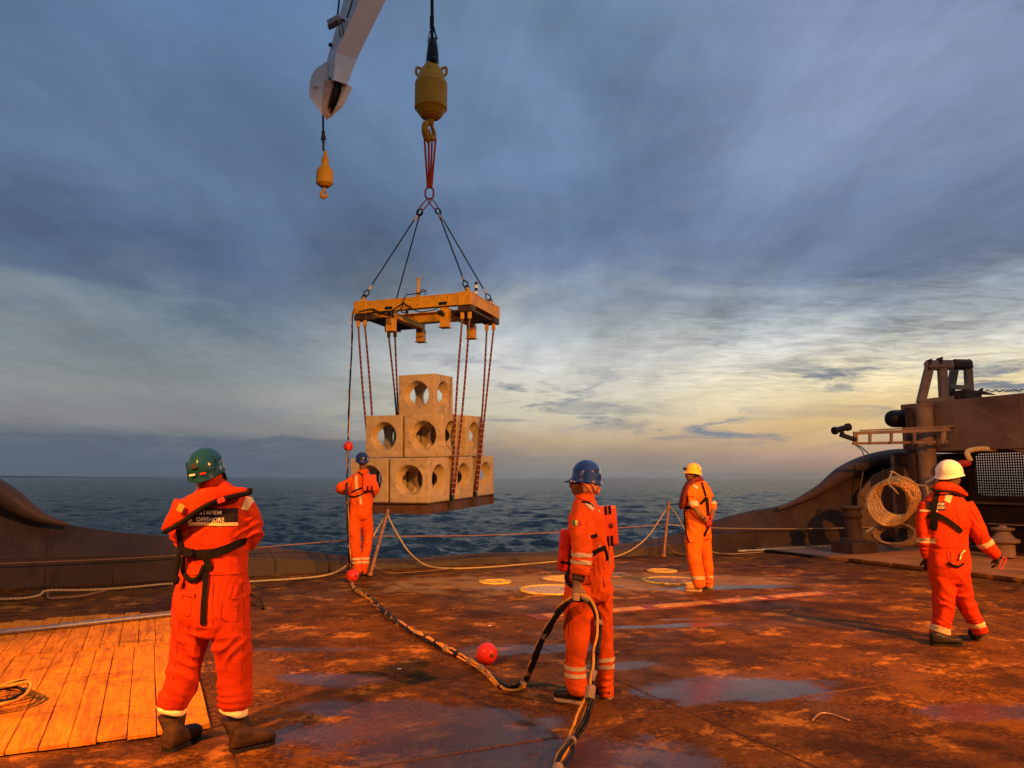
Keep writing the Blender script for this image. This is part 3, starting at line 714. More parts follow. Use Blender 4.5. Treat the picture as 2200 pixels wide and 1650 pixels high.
def rope(name, pts, r, mat, label, cat='rope', n=8, parent=None):
    """three-strand laid rope"""
    base = spline(pts, n); fr = frames(base); bm = BM(); L = 0; acc = [0]
    for i in range(1, len(base)): acc.append(acc[-1] + (base[i] - base[i - 1]).length)
    for s in range(3):
        q = []; m = max(int(acc[-1] / (r * 3.0)), 12); m = min(m, 900)
        for k in range(m + 1):
            s_ = acc[-1] * k / m
            i = min(int(np.searchsorted(acc, s_, side='right')) - 1, len(base) - 2); i = max(i, 0)
            f = (s_ - acc[i]) / max(acc[i + 1] - acc[i], 1e-9); p = base[i].lerp(base[i + 1], f); t_, N, B = fr[i]
            a = s_ / (r * 9) * 2 * math.pi + s * 2.094
            q.append(p + (N * math.cos(a) + B * math.sin(a)) * r * .5)
        tube(bm, q, r * .62, 5)
    return add(name, bm, mat, parent, label, cat if label else None, smooth=True)
rope('hanging_cord', [P(1912, 1013, 16.4), P(1919, 1014, 16.4), P(1945, 1030, 16.4), P(1976, 1043, 16.3), P(1990, 1044, 16.2), P(1994, 1066, 16.1)], .02, M_ROPE, 'thin beige cord tied from the coil up to the corner column')
rope('coil_lashing', [P(1917, 1013, 16.4), P(1908, 1037, 16.3), P(1920, 1050, 16.3), P(1930, 1062, 16.35)], .02, M_ROPE, 'short cord lashing the brass-coloured coil to the plate')

# ------------------------------------------------------------------ flush sockets and painted strip
M_YEL = simple('worn_yellow_paint', (0.80, 0.46, 0.04), 0.55, var=0.3, scale=16, dirt=(0.14, 0.055, 0.012), dirtamt=0.95, bump=0.4)
M_SALT = simple('scuffed_pale_steel', (0.42, 0.30, 0.20), 0.55, var=0.3, scale=18, dirt=(0.2, 0.1, 0.05), dirtamt=0.6, bump=0.4)
M_LIDR = simple('worn_rust_lid', (0.34, 0.17, 0.07), 0.55, var=0.3, scale=14, dirt=(0.12, 0.05, 0.03), dirtamt=0.6, bump=0.4)
def socket(px, py, r, label, ring, lid, rw=.16):
    c = G(px, py)
    t_ = thing('deck_socket', tuple(c), label, 'deck socket', 'round flush sockets in the deck')
    bm = BM(); lathe(bm, c, [(r * (1 - rw), .003), (r * (1 - rw), .018), (r * .98, .020), (r, .012), (r, .003)], 48); add('ring', bm, ring, t_)
    bm = BM(); lathe(bm, c, [(0, .002), (r * (1 - rw) - .008, .002), (r * (1 - rw) - .008, .012), (0, .013)], 48); add('lid', bm, lid, t_)
    bm = BM(); box(bm, c + Vector((r * .3, 0, .015)), (.04, .012, .006), None, .003); add('lug', bm, M_DK, t_)
socket(1064, 1251, .26, 'small yellow round deck socket, leftmost near the stern sill', M_YEL, M_YEL)
socket(1188, 1268, .50, 'large deck socket with bright yellow ring and pale lid, left of the hose holder', M_YEL, M_SALT, .14)
socket(1212, 1244, .40, 'rust-coloured round deck socket just beyond the large yellow-ringed one', M_LIDR, M_YEL, .1)
socket(1322, 1236, .30, 'faded round deck socket just right of the hose man, in line with his hips', M_LIDR, M_LIDR, .1)
socket(1422, 1227, .27, 'small yellow round deck socket, farthest one beside the second stanchion', M_YEL, M_YEL)
socket(1440, 1248, .46, 'large worn yellow-ringed deck socket at the feet of the man in yellow helmet', M_YEL, M_LIDR, .2)
sa = G(1142, 1327); sb = G(1786, 1273)
dv = (sb - sa); sd_ = Vector((dv.x, dv.y, 0)).normalized(); sn = Vector((-sd_.y, sd_.x, 0)); SL_ = dv.length
SBs = Matrix((sd_, sn, Z)).transposed()
bm = BM(); box(bm, (sa + sb) / 2 + Z * .004, (SL_ / 2, .17, .0035), SBs, .002)
M_REDP = simple('worn_red_paint', (0.22, 0.045, 0.010), 0.5, var=0.3, scale=12, dirt=(0.07, 0.03, 0.01), dirtamt=0.95, bump=0.4)
M_PLT = simple('rubbed_orange_plate', (0.50, 0.22, 0.025), 0.55, var=0.3, scale=9, dirt=(0.12, 0.045, 0.010), dirtamt=0.9, bump=0.4)
strip = add('guide_strip', bm, M_REDP, None, 'long red-bordered strip with yellow plates set across the deck', 'deck strip')
for f0, f1 in ((.035, .17), (.19, .325), (.365, .545), (.575, .735), (.765, .965)):
    bm = BM(); box(bm, sa.lerp(sb, (f0 + f1) / 2) + Z * .010, (SL_ * (f1 - f0) / 2, .095, .003), SBs, .002); add('yellow_plate', bm, M_PLT, strip)
# small scraps on deck
M_SCRAP = simple('pale_scrap', (0.6, 0.5, 0.4), .7)
for i, (px, py, lb_) in enumerate(((858, 1437, 'tiny pale scrap on the dark wet deck left of the red ball'), (1052, 1344, 'tiny pale chip on the deck above the red ball'))):
    bm = BM(); box(bm, G(px, py, .006), (.02, .012, .004), None, .003); add('scrap', bm, M_SCRAP, None, lb_, 'scrap')
bm = BM(); tube(bm, spline([G(1745, 1548, .006), G(1762, 1533, .012), G(1785, 1534, .008), G(1825, 1548, .006)], 6), .006, 6)
add('bent_wire', bm, simple('copper_wire', (.6, .3, .12), .4, .5), None, 'short bent piece of pale wire at the edge of the big puddle', 'wire', smooth=True)
# ------------------------------------------------------------------ crane boom
M_WHITE = simple('white_boom_paint', (0.62, 0.60, 0.58), 0.45, var=0.06, scale=2, dirt=(0.40, 0.34, 0.28), dirtamt=0.3, bump=0.06)
M_YELP = simple('yellow_crane_paint', (0.55, 0.26, 0.015), 0.45, var=0.12, scale=6, dirt=(0.25, 0.10, 0.02), dirtamt=0.4, bump=0.12)
M_WIRE = simple('greasy_wire_rope', (0.016, 0.015, 0.016), 0.5, 0.3, var=0.4, scale=60, bump=0.6)
BD = 12.0
boom = thing('crane_boom', tuple(P(720, 200, BD)), 'white box-section crane jib coming down from the top of the picture', 'crane')
# box section: left (shaded) face and right (lit) face
tipL = P(697, 130, BD); tipM = P(718, 172, BD - .35); tipR = P(748, 182, BD)
def cs(l, m, r, dl, dm, dr):
    A, B, C = P(*l, dl), P(*m, dm), P(*r, dr); return [A, B, C, A + (C - B) * .95 + Vector((0, .3, .05))]
bm = BM()
rs = [cs((697, 158), (717, 172), (746, 182), BD + .05, BD - .38, BD + .1), cs((703, 128), (722, 112), (766, 128), BD + .05, BD - .38, BD + .1),
      cs((738, 0), (773, 0), (829, 0), BD - .1, BD - .55, BD + .0), cs((825, -260), (880, -260), (955, -260), BD - .4, BD - 1.1, BD - .3)]
rings(bm, rs); fixn(bm); add('box_section', bm, M_WHITE, boom)
# sheave cheeks
bm = BM(); ck = [(700, 133), (678, 148), (669, 163), (665, 180), (664, 200), (666, 211), (693, 248), (698, 222), (704, 172)]
prism(bm, [P(x, y, BD - .12) for x, y in ck], Vector((.06, .05, .01))); add('cheek_plate', fixn(bm), M_WHITE, boom)
bm = BM(); ck = [(717, 172), (731, 176), (748, 182), (733, 212), (726, 224), (712, 236), (701, 247), (694, 247), (700, 200)]
prism(bm, [P(x, y, BD + .1) for x, y in ck], Vector((.05, .12, .01))); add('cheek_plate', fixn(bm), M_WHITE, boom)
bm = BM(); prism(bm, [P(x, y, BD - .2) for x, y in ((698, 172), (718, 172), (708, 205), (698, 240), (693, 247), (695, 205))], Vector((0.03, .2, 0))); add('inner_web', fixn(bm), simple('faded_red_web', (.42, .28, .22), .5), boom)
bm = BM(); c = P(707, 212, BD + .02); ax = Matrix(((0.2, .95, -.1), (0, 0, 1), (1, 0, 0))).transposed()
axd = Vector((.80, .55, -.2)).normalized(); e1 = axd.cross(Z).normalized(); e2 = axd.cross(e1).normalized()
lathe(bm, P(712, 210, BD + .02), [(0, -.05), (.30, -.05), (.30, -.035), (.24, -.02), (.24, .02), (.30, .035), (.30, .05), (0, .05)], 36, Matrix((e1, e2, axd)).transposed()); fixn(bm); add('sheave', bm, M_BLACK, boom)
bm = BM(); lathe(bm, P(678, 184, BD - .14), [(0, -.05), (.035, -.05), (.035, .03), (0, .03)], 16, Matrix((Vector((1, 0, 0)), Z, Vector((0, -1, 0)))).transposed()); fixn(bm); add('pin', bm, M_WHITE, boom)
bm = BM(); beam(bm, P(709, 97, BD - .05), P(711, 95, BD + .1), .05, .05); add('lug', bm, M_BLACKM, boom)
lamp = thing('boom_lamp', tuple(P(716, 50, BD - .3)), 'small boxy floodlight clamped to the left edge of the crane jib', 'lamp')
bm = BM(); bl = basis_along(P(735, 38, BD - .3) - P(702, 56, BD - .3)); box(bm, P(719, 47, BD - .35), (.11, .075, .05), bl, .012); add('housing', bm, simple('grey_lamp_housing', (.30, .30, .28), .4), lamp)
bm = BM(); box(bm, P(715, 54, BD - .39), (.085, .06, .012), bl, .004); add('glass', bm, simple('dark_lamp_glass', (.10, .09, .08), .15), lamp)
bm = BM(); beam(bm, P(733, 42, BD - .3), P(744, 47, BD - .2), .03, .03); add('clamp', bm, M_BLACKM, lamp)
bm = BM(); tube(bm, spline([P(729, 55, BD - .4), P(730, 72, BD - .4), P(734, 81, BD - .4), P(738, 78, BD - .4), P(736, 60, BD - .4), P(733, 48, BD - .4)], 5), .008, 6)
tube(bm, spline([P(745, 38, BD - .4), P(752, 20, BD - .5), P(757, 0, BD - .5), P(762, -30, BD - .5)], 4), .012, 6); add('cable', bm, M_BLACK, lamp, smooth=True)
bm = BM(); tube(bm, [P(725, 36, BD), P(731, -20, BD), P(740, -90, BD)], .016, 8); add('boom_wire', bm, M_WIRE, boom)

def hook_curve(c, s, yaw=0.0, flip=1):
    """J shaped lifting hook, c = eye of the shank, s = size"""
    pts = [(0, 0), (0, -.35), (.02, -.6), (-.20, -.80), (-.42, -1.1), (-.40, -1.45), (-.10, -1.68), (.25, -1.6), (.45, -1.3), (.46, -1.05)]
    rad = [.12, .13, .17, .2, .24, .26, .27, .22, .14, .05]
    q = spline([c + Vector((flip * x * math.cos(yaw) * s, flip * x * math.sin(yaw) * s, y * s)) for x, y in pts], 5)
    rr = []
    for i in range(len(q)):
        f = i / 5; k = min(int(f), 8); rr.append((rad[k] + (rad[k + 1] - rad[k]) * (f - k)) * s)
    return q, rr
M_YELA = simple('shaded_yellow_paint', (0.34, 0.17, 0.012), 0.5, var=0.15, scale=6, dirt=(0.12, 0.05, 0.01), dirtamt=0.5)  # crane yellow with shade put into the colour, dims the overlit auxiliary hook
# auxiliary hook
AD = BD
ah = thing('auxiliary_hook', tuple(P(697, 430, AD)), 'small yellow ball hook hanging on a thin wire below the crane jib tip', 'crane hook')
bm = BM(); tube(bm, [P(694, 245, AD), P(695, 324, AD)], .017, 8); add('wire', bm, M_WIRE, ah)
bm = BM(); tube(bm, spline([P(693, 285, AD), P(690, 300, AD), P(695, 308, AD), P(700, 302, AD), P(697, 285, AD)], 4), .006, 5); tube(bm, [P(694.5, 282, AD), P(694.8, 300, AD)], .03, 8); add('wire_clamp', bm, M_BLACKM, ah)
c = P(697, 401, AD); s1 = (P(697, 324, AD) - c).length / 77
def pl(lst, s): return [(r * s, z * s) for r, z in lst]
bm = BM(); lathe(bm, c, pl([(0, 0), (10, 0), (15.5, 5), (17, 6), (17, 33), (15, 36), (8, 46), (7, 50), (8, 58), (5, 64), (4, 70), (2.5, 77), (0, 78)], s1), 28); add('ball', bm, M_YELA, ah, smooth=False)
bm = BM(); q, rr = hook_curve(c + Z * .02, .118, 0.3, -1); rr2 = rr; tube(bm, [Vector((2 * c.x - v.x, v.y, v.z)) for v in q], rr2, 10); add('hook', bm, M_YELA, ah, smooth=True)
bm = BM(); beam(bm, c + Vector((.02, 0, -.09)), c + Vector((.05, .0, -.16)), .02, .015); add('latch', bm, M_BLACKM, ah)

# main hook above the load
HX, HD = 924, 18.1
mh = thing('main_hook', tuple(P(926, 300, HD)), 'large yellow cylindrical hook block holding the red slings', 'crane hook')
c = P(925.5, 253, HD); s1 = (P(925.5, 153, HD) - c).length / 100
bm = BM(); lathe(bm, c, pl([(0, 0), (12, 0), (19, 3), (22, 4), (30, 16), (33, 19), (33, 72), (31, 76), (23, 100), (17, 108), (11, 118), (0, 118)], s1), 40); add('block_body', bm, M_YELP, mh, smooth=False)
bm = BM(); lathe(bm, c, pl([(0, -2), (14, -2), (15, .5), (19, .5), (20, 2.9), (12, 2), (0, 2)], s1), 32); add('swivel_plate', bm, M_YELP, mh)
bm = BM(); lathe(bm, c + Z * (-12 * s1), pl([(0, -4), (6, -4), (7, 0), (7, 12), (0, 12)], s1), 20); add('swivel_neck', bm, M_YELP, mh)
for sx in (-1, 1):
    bm = BM(); q = [c + Vector((sx * 24 * s1, 0, 88 * s1)), c + Vector((sx * 31 * s1, 0, 96 * s1)), c + Vector((sx * 29 * s1, 0, 108 * s1)), c + Vector((sx * 19 * s1, 0, 104 * s1))]
    tube(bm, spline(q, 4), .035, 8); add('lifting_lug', bm, M_YELP, mh, smooth=True)
bm = BM(); so = P(928, 133, HD)
lathe(bm, P(929, 140, HD), pl([(0, -4), (10, -6), (13, 2), (13, 10), (12, 25), (10, 42), (7, 58), (5, 58), (0, 58)], s1), 24); sphere(bm, P(931, 130, HD - .12), .11); fixn(bm); add('wire_socket', bm, M_BLACKM, mh, smooth=True)
bm = BM(); tube(bm, [P(928, 90, HD), P(928.5, 40, HD), P(928, -30, HD), P(927, -300, HD)], .043, 10); tube(bm, [P(928, 60, HD), P(928, 36, HD)], .055, 10)
tube(bm, spline([P(932, 58, HD), P(935, 72, HD), P(939, 84, HD)], 4), .02, 6); tube(bm, spline([P(924, 66, HD), P(921, 78, HD), P(919, 92, HD)], 4), .012, 6); add('hoist_wire', bm, M_WIRE, mh)
bm = BM(); hc = P(928, 256, HD); q, rr = hook_curve(hc, .30, R(70), -1); tube(bm, q, [x * .8 for x in rr], 12); add('hook', bm, M_YELP, mh, smooth=True)
bm = BM(); q = [P(919, 258, HD - .15), P(914, 268, HD - .18), P(913, 282, HD - .18), P(917, 296, HD - .1), P(922, 306, HD)]; tube(bm, spline(q, 4), [.04] * 3 + [.085] * 11 + [.05] * 3, 10); add('safety_latch', bm, M_YELP, mh, smooth=True)
# faint black stencil marks on block
M_REDS = simple('red_sling_webbing', (0.62, 0.07, 0.02), 0.7, var=0.2, scale=30, bump=0.4)
for i, (x0, x1, lb_) in enumerate(((912, 919, 'left outer leg'), (921, 922, 'left inner leg'), (928, 925, 'right inner leg'), (936, 927, 'right outer leg'))):
    bm = BM(); a = P(x0, 298 + (i in (1, 2)) * 8, HD + (.08 if i % 2 else -.08)); b = P(x1, 404, HD)
    q = spline([a, a.lerp(b, .5) + Vector((0, 0, -.0)), b], 6); tube(bm, q, .026, 8)
    add('round_sling', bm, M_REDS, None, 'red webbing sling from the main hook down to the top ring, ' + lb_, 'sling', 'red slings under the main hook', smooth=True)

# ------------------------------------------------------------------ lifting frame
FD = 16.86
fo = P(1013, 626, FD); FZ = fo.z
FR = Matrix.Rotation(R(-20.3), 3, 'Z')
def FL(x, y, z=0.0): return Vector((fo.x, fo.y, FZ)) + FR @ Vector((x, y, z))
FW, FB = 3.06, 1.78          # long side (x from -FW to 0), short side (y from 0 to FB)
fr_ = thing('lifting_frame', tuple(FL(-FW / 2, FB / 2, 0)), 'yellow rectangular spreader frame slung over the concrete blocks', 'lifting frame')
def fbox(name, c, h, mat=None, bev=.008, parent=None):
    bm = BM(); box(bm, FL(*c), h, FR, bev); return add(name, bm, mat or M_YELP, parent or fr_)
def channel(a, b, axis):
    """outer web with flanges top and bottom"""
    bm = BM()
    if axis == 'x':
        x0, x1, y, s = a[0], b[0], a[1], b[2]
        box(bm, FL((x0 + x1) / 2, y, -.14), ((x1 - x0) / 2, .010, .12), FR)
        box(bm, FL((x0 + x1) / 2, y + s * .07, -.012), ((x1 - x0) / 2, .09, .010), FR); box(bm, FL((x0 + x1) / 2, y + s * .07, -.264), ((x1 - x0) / 2, .09, .010), FR)
    else:
        y0, y1, x, s = a[1], b[1], a[0], b[2]
        box(bm, FL(x, (y0 + y1) / 2, -.14), (.010, (y1 - y0) / 2, .12), FR)
        box(bm, FL(x + s * .07, (y0 + y1) / 2, -.012), (.09, (y1 - y0) / 2, .010), FR); box(bm, FL(x + s * .07, (y0 + y1) / 2, -.264), (.09, (y1 - y0) / 2, .010), FR)
    return add('side_beam', bm, M_YELP, fr_)
channel((-FW + .35, .03), (-.35, .03, 1), 'x'); channel((-FW + .35, FB - .03), (-.35, FB - .03, -1), 'x')
channel((-.03, .3), (-.03, FB - .3, -1), 'y'); channel((-FW + .03, .3), (-FW + .03, FB - .3, 1), 'y')
corners = [(-.18, .16), (-FW + .18, .16), (-.18, FB - .16), (-FW + .18, FB - .16)]
for (x, y) in corners:
    fbox('corner_box', (x, y, -.135), (.17, .16, .155), bev=.012)
    fbox('hanger_bracket', (x, y, -.37), (.17, .13, .065), M_DK)
    fbox('sling_lug', (x - .09, y - .05, -.50), (.04, .03, .09)); fbox('sling_lug', (x + .09, y - .05, -.50), (.04, .03, .09))
    fbox('pad_eye', (x, y, .07), (.05, .025, .06))
XB = (-FW * .69, -FW * .235)
for x in XB:
    fbox('cross_beam', (x, FB / 2, -.36), (.10, FB / 2 - .07, .065))
    fbox('pocket_liner', (x + .0, .028, -.22), (.10, .016, .045), M_BLACK, .002)
    for y in (.16, FB - .10):
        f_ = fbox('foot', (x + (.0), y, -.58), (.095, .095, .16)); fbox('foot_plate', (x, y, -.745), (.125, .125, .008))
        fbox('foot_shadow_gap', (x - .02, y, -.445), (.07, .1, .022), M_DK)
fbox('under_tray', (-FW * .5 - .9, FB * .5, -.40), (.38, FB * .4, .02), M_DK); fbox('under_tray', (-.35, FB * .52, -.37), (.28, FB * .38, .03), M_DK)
bm = BM(); a = P(898.5, 632, FD + .55); lathe(bm, a + Z * -.05, [(0, 0), (.045, 0), (.045, .14), (.032, .15), (.032, .40), (.05, .41), (.05, .43), (0, .43)], 16); add('guide_post', bm, M_YELP, fr_)
M_BAND = simple('black_white_band', (.7, .7, .68), .5)
for (x_, y_, h, n_) in ((-FW + .55, FB - .12, .24, 3), (-.12, .55, .36, 5)):
    b = FL(x_, y_, 0.0)
    for k in range(n_):
        bm = BM(); lathe(bm, b + Z * (h * k / n_), [(0, 0), (.036, 0), (.036, h / n_ - .003), (0, h / n_ - .003)], 14); add('beacon_segment', bm, (M_BAND if k % 2 else M_BLACK), fr_)
# control cables looped along the front
bm = BM()
for q in ([(771, 670), (800, 664), (826, 676), (846, 664), (866, 650), (872, 634), (886, 632), (900, 629), (914, 625)], [(866, 650), (884, 662), (902, 670), (925, 667), (940, 664)], [(866, 652), (862, 668), (870, 672), (880, 662)], [(800, 664), (816, 676), (832, 668), (850, 672), (860, 664)]):
    tube(bm, spline([P(x, y, FD + (1013 - x) * .0042 - .06) for x, y in q], 6), .013, 6)
tube(bm, spline([P(901, 634, FD + .5), P(906, 622, FD + .5), P(916, 626, FD + .5), P(912, 633, FD + .5)], 5), .01, 6)
add('control_cable', bm, M_BLACK, fr_, smooth=True)
for (x, y) in ((838, 675), (946, 672)):
    bm = BM(); box(bm, P(x, y, FD + .3), (.06, .05, .05), FR, .01); sphere(bm, P(x + 6, y + 5, FD + .3), .035); add('solenoid_valve', bm, M_BLACKM, fr_)
# bolt heads on front web
bm = BM()
for x in (-FW + .45, -FW + .55, -1.75, -1.55, -1.35, -.6):
    for z in (-.08, -.2): box(bm, FL(x, .016, z), (.011, .006, .011), FR)
add('bolts', bm, M_DK, fr_, kind='stuff')

# bridle
br = thing('wire_bridle', tuple(P(922, 415, HD)), 'four-legged black wire bridle joining the top ring to the yellow frame', 'sling')
def link(c, w_, h_, r, ax, up):
    ax = Vector(ax).normalized(); up = Vector(up).normalized(); pts = []
    for k in range(32):
        a = 2 * math.pi * k / 32; x = math.cos(a) * w_; y = math.sin(a) * w_
        y += (h_ - w_) * (1 if y > 0 else -1); pts.append(Vector(c) + ax * x + up * y)
    bm = BM(); tube(bm, pts, r, 8, closed=True); return bm
add('master_link', link(P(922.5, 415, HD), .10, .145, .022, (1, 0, 0), Z), simple('red_ring', (.35, .04, .03), .45, .3), br, smooth=True)
lk = [(P(923, 428, HD), P(905, 449, HD - .1)), (P(923, 428, HD), P(938, 448, HD - .1))]
for a, b in lk:
    d = (b - a); add('sub_link', link((a + b) / 2, .055, d.length / 2 + .01, .016, d.cross(Vector((0, 1, 0))), d), simple('red_ring2', (.30, .05, .04), .45, .3), br, smooth=True)
endp = {'l': FL(corners[1][0], corners[1][1], .12), 'n': FL(corners[0][0], corners[0][1], .12), 'r': FL(corners[2][0], corners[2][1], .12), 'b': FL(corners[3][0], corners[3][1], .12)}
M_FERR = simple('ferrule_metal', (.35, .30, .28), .4, .7)
for key, top_ in (('l', lk[0][1]), ('b', lk[0][1]), ('n', lk[1][1]), ('r', lk[1][1])):
    e = endp[key]; d = (e - top_); L = d.length; dn = d.normalized(); side = dn.cross(Vector((0, 1, 0))).normalized()
    bm = BM(); tube(bm, [top_ + dn * .22, e - dn * .30], .017, 8); add('wire_leg', bm, M_WIRE, br)
    for c0, sg in ((top_ + dn * .09, 1), (e - dn * .14, -1)):
        pts = []
        for k in range(24):
            a = 2 * math.pi * k / 24; rx = .058 * (1 + .0 * math.sin(a)); y = -math.cos(a) * .09
            taper = 1 - .8 * max(0, math.cos(a - math.pi)) ** 3 if sg > 0 else 1 - .8 * max(0, math.cos(a)) ** 3
            pts.append(c0 + side * math.sin(a) * rx * taper + dn * y * (1))
        bm = BM(); tube(bm, pts, .016, 7, closed=True); add('thimble', bm, M_BLACKM, br, smooth=True)
        bm = BM(); f0 = c0 + dn * .1 * sg; tube(bm, [f0, f0 + dn * .13 * sg], .028, 8); add('ferrule', bm, M_FERR, br)
    bm = link(e - dn * .02, .04, .06, .017, side, dn); add('shackle', bm, M_BLACKM, br, smooth=True)

# ------------------------------------------------------------------ load: platform and blocks
LD = 16.2
lo = P(921, 1081, LD)
LR = Matrix.Rotation(R(-22.7), 3, 'Z') @ Matrix.Rotation(R(2.2), 3, 'X')
def LL(a, b, c): return lo + LR @ Vector((-a, b, c))      # a to the left, b away, c up
BSZ = 0.940; GU = 0.065; GV = 0.26
M_CONC, t = material('cast_concrete')
inf = t.n.new('ShaderNodeObjectInfo').outputs['Random']
ov = t.vmath('ADD', t.obj, t.comb(t.math('MULTIPLY', inf, 9), t.math('MULTIPLY', inf, 5), 0))
n1 = t.noise(ov, 3.0, 8, 0.62, 0.6); n2 = t.noise(t.mapping(ov, rot=(0.3, 0.5, 0), scale=(1, 1, 2.0)), 4.5, 10, 0.74, 0.9); n3 = t.noise(ov, 45, 5, 0.7)
cc = t.mix(t.rng(n1, .3, .7), (0.40, 0.26, 0.11, 1), (0.56, 0.39, 0.18, 1))
cc = t.mix(t.rng(n2, .50, .64, 0, .62), cc, (0.22, 0.13, 0.06, 1))
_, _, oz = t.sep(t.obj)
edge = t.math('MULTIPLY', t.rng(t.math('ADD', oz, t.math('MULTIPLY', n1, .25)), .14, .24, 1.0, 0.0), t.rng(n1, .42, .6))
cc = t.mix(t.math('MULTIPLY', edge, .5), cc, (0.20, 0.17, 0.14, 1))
pit = t.voro(ov, 30); cc = t.mix(t.rng(pit, .06, .13, .7, 0), cc, (0.16, 0.10, 0.06, 1))
fd = t.noise(ov, 9, 8, .75, .3); cc = t.mix(t.rng(fd, .55, .68, 0, .45), cc, (0.70, 0.56, 0.36, 1))
cc = t.mix(t.math('MULTIPLY', inf, .35), cc, (0.42, 0.30, 0.19, 1))
nb = t.bump(n2, .4, .025); nb = t.bump(n3, .35, .008, nb); nb = t.bump(t.rng(pit, .05, .15), .5, .01, nb)
setb(t, col=cc, rough=.85, normal=nb)
def make_block():
    s = BSZ / 2
    bm = BM(); box(bm, (0, 0, s), (s, s, s), None, .018, 2)
    m = bpy.data.meshes.new('concrete_block'); bm.normal_update(); bm.to_mesh(m); bm.free()
    o = bpy.data.objects.new('concrete_block', m); col.objects.link(o)
    cut = []
    for ax in range(3):
        bm = BM()
        B = [Matrix(((0, 0, 1), (0, 1, 0), (-1, 0, 0))), Matrix(((1, 0, 0), (0, 0, 1), (0, -1, 0))), Matrix.Identity(3)][ax]
        r0, r1 = .264, .318
        pr = [(r1 + .012, -s - .05), (r1 + .012, -s + .008), (r1, -s + .016), (r0 + .012, -s + .20), (r0, -s + .24), (r0, s - .24), (r0 + .012, s - .20), (r1, s - .016), (r1 + .012, s - .008), (r1 + .012, s + .05)]
        if ax == 2: pr = [(.17, -s - .05), (.17, s + .05)]
        lathe(bm, (0, 0, s), pr, 48, B); fixn(bm)
        mc = bpy.data.meshes.new('cut'); bm.to_mesh(mc); bm.free(); oc = bpy.data.objects.new('cut', mc); col.objects.link(oc); cut.append(oc)
        md = o.modifiers.new('b', 'BOOLEAN'); md.operation = 'DIFFERENCE'; md.solver = 'EXACT'; md.object = oc
    bm = BM(); sphere(bm, (0, 0, s), .345, 36, 24); fixn(bm)
    mc = bpy.data.meshes.new('cut'); bm.to_mesh(mc); bm.free(); oc = bpy.data.objects.new('cut', mc); col.objects.link(oc); cut.append(oc)
    md = o.modifiers.new('b', 'BOOLEAN'); md.operation = 'DIFFERENCE'; md.solver = 'EXACT'; md.object = oc
    dg = bpy.context.evaluated_depsgraph_get(); me = bpy.data.meshes.new_from_object(o.evaluated_get(dg))
    for c_ in cut: bpy.data.objects.remove(c_)
    bpy.data.objects.remove(o)
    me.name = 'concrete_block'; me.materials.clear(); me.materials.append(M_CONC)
    return me
blk = make_block()
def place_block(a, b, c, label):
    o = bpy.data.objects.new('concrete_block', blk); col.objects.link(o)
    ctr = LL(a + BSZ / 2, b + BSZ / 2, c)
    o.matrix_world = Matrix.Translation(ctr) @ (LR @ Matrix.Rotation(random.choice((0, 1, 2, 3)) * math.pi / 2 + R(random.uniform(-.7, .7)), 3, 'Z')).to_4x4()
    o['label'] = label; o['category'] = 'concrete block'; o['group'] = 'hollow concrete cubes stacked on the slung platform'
pu, pv = BSZ + GU, BSZ + GV
rowf = ['front', 'middle', 'rear']; colf = ['right', 'left']
for i in range(2):
    for j in range(3):
        nm = {(0, 0): 'hollow concrete cube at the near bottom corner of the stack', (1, 0): 'bottom-layer hollow cube half hidden behind the man at the stern edge',
              (0, 1): 'middle hollow concrete cube in the bottom layer on the side turned to the right', (0, 2): 'rearmost hollow concrete cube in the bottom layer, rightmost of the stack',
              (1, 1): 'hidden middle hollow cube of the bottom layer on its far left side', (1, 2): 'hidden rear hollow cube of the bottom layer on its far left side'}[(i, j)]
        place_block(i * pu, j * pv, 0.0, nm)
for i in range(2):
    for j in range(2):
        nm = {(0, 0): 'front right hollow cube of the second layer, above the near corner cube', (1, 0): 'front left hollow cube of the second layer, above the helmet at the stern',
              (0, 1): 'rear right hollow concrete cube of the second layer, seen between the striped slings', (1, 1): 'hidden rear left hollow cube of the second layer'}[(i, j)]
        place_block(i * pu, (j + .5) * pv, BSZ + .012, nm)
place_block(.5 * pu, pv, 2 * (BSZ + .012), 'single hollow concrete cube at the very top of the stack')
M_IBEAM = simple('red_brown_beam', (0.10, 0.045, 0.028), 0.55, var=0.3, scale=4, dirt=(0.05, 0.025, 0.018), dirtamt=0.5)
plt = thing('steel_pallet', tuple(LL(1, 1.6, -.26)), 'rusty I-beam platform hanging over the sea under the concrete cubes', 'platform')
TA, TB = 2 * BSZ + GU, 3 * BSZ + 2 * GV
def lbox(name, a, b, c, h, mat=M_IBEAM, bev=.004):
    bm = BM(); box(bm, LL(a, b, c), h, LR, bev); add(name, bm, mat, plt)
def ib(name, a0, a1, b0, b1):
    ca, cb = (a0 + a1) / 2, (b0 + b1) / 2; ha, hb = abs(a1 - a0) / 2, abs(b1 - b0) / 2
    bm = BM()
    if ha > hb:
        for z in (-.012, -.228): box(bm, LL(ca, cb, z), (ha, .07, .008), LR)
        box(bm, LL(ca, cb, -.12), (ha, .006, .10), LR)
    else:
        for z in (-.012, -.228): box(bm, LL(ca, cb, z), (.07, hb, .008), LR)
        box(bm, LL(ca, cb, -.12), (.006, hb, .10), LR)
    add(name, bm, M_IBEAM, plt)
ib('front_beam', -.0, TA + .12, .05, .05); ib('rear_beam', 0, TA + .12, TB - .02, TB - .02)
ib('side_beam', .08, .08, .13, TB - .1); ib('side_beam', TA - .03, TA - .03, .13, TB - .1)
for b in (pv - GV / 2, 2 * pv - GV / 2): ib('cross_beam', .16, TA - .11, b, b)
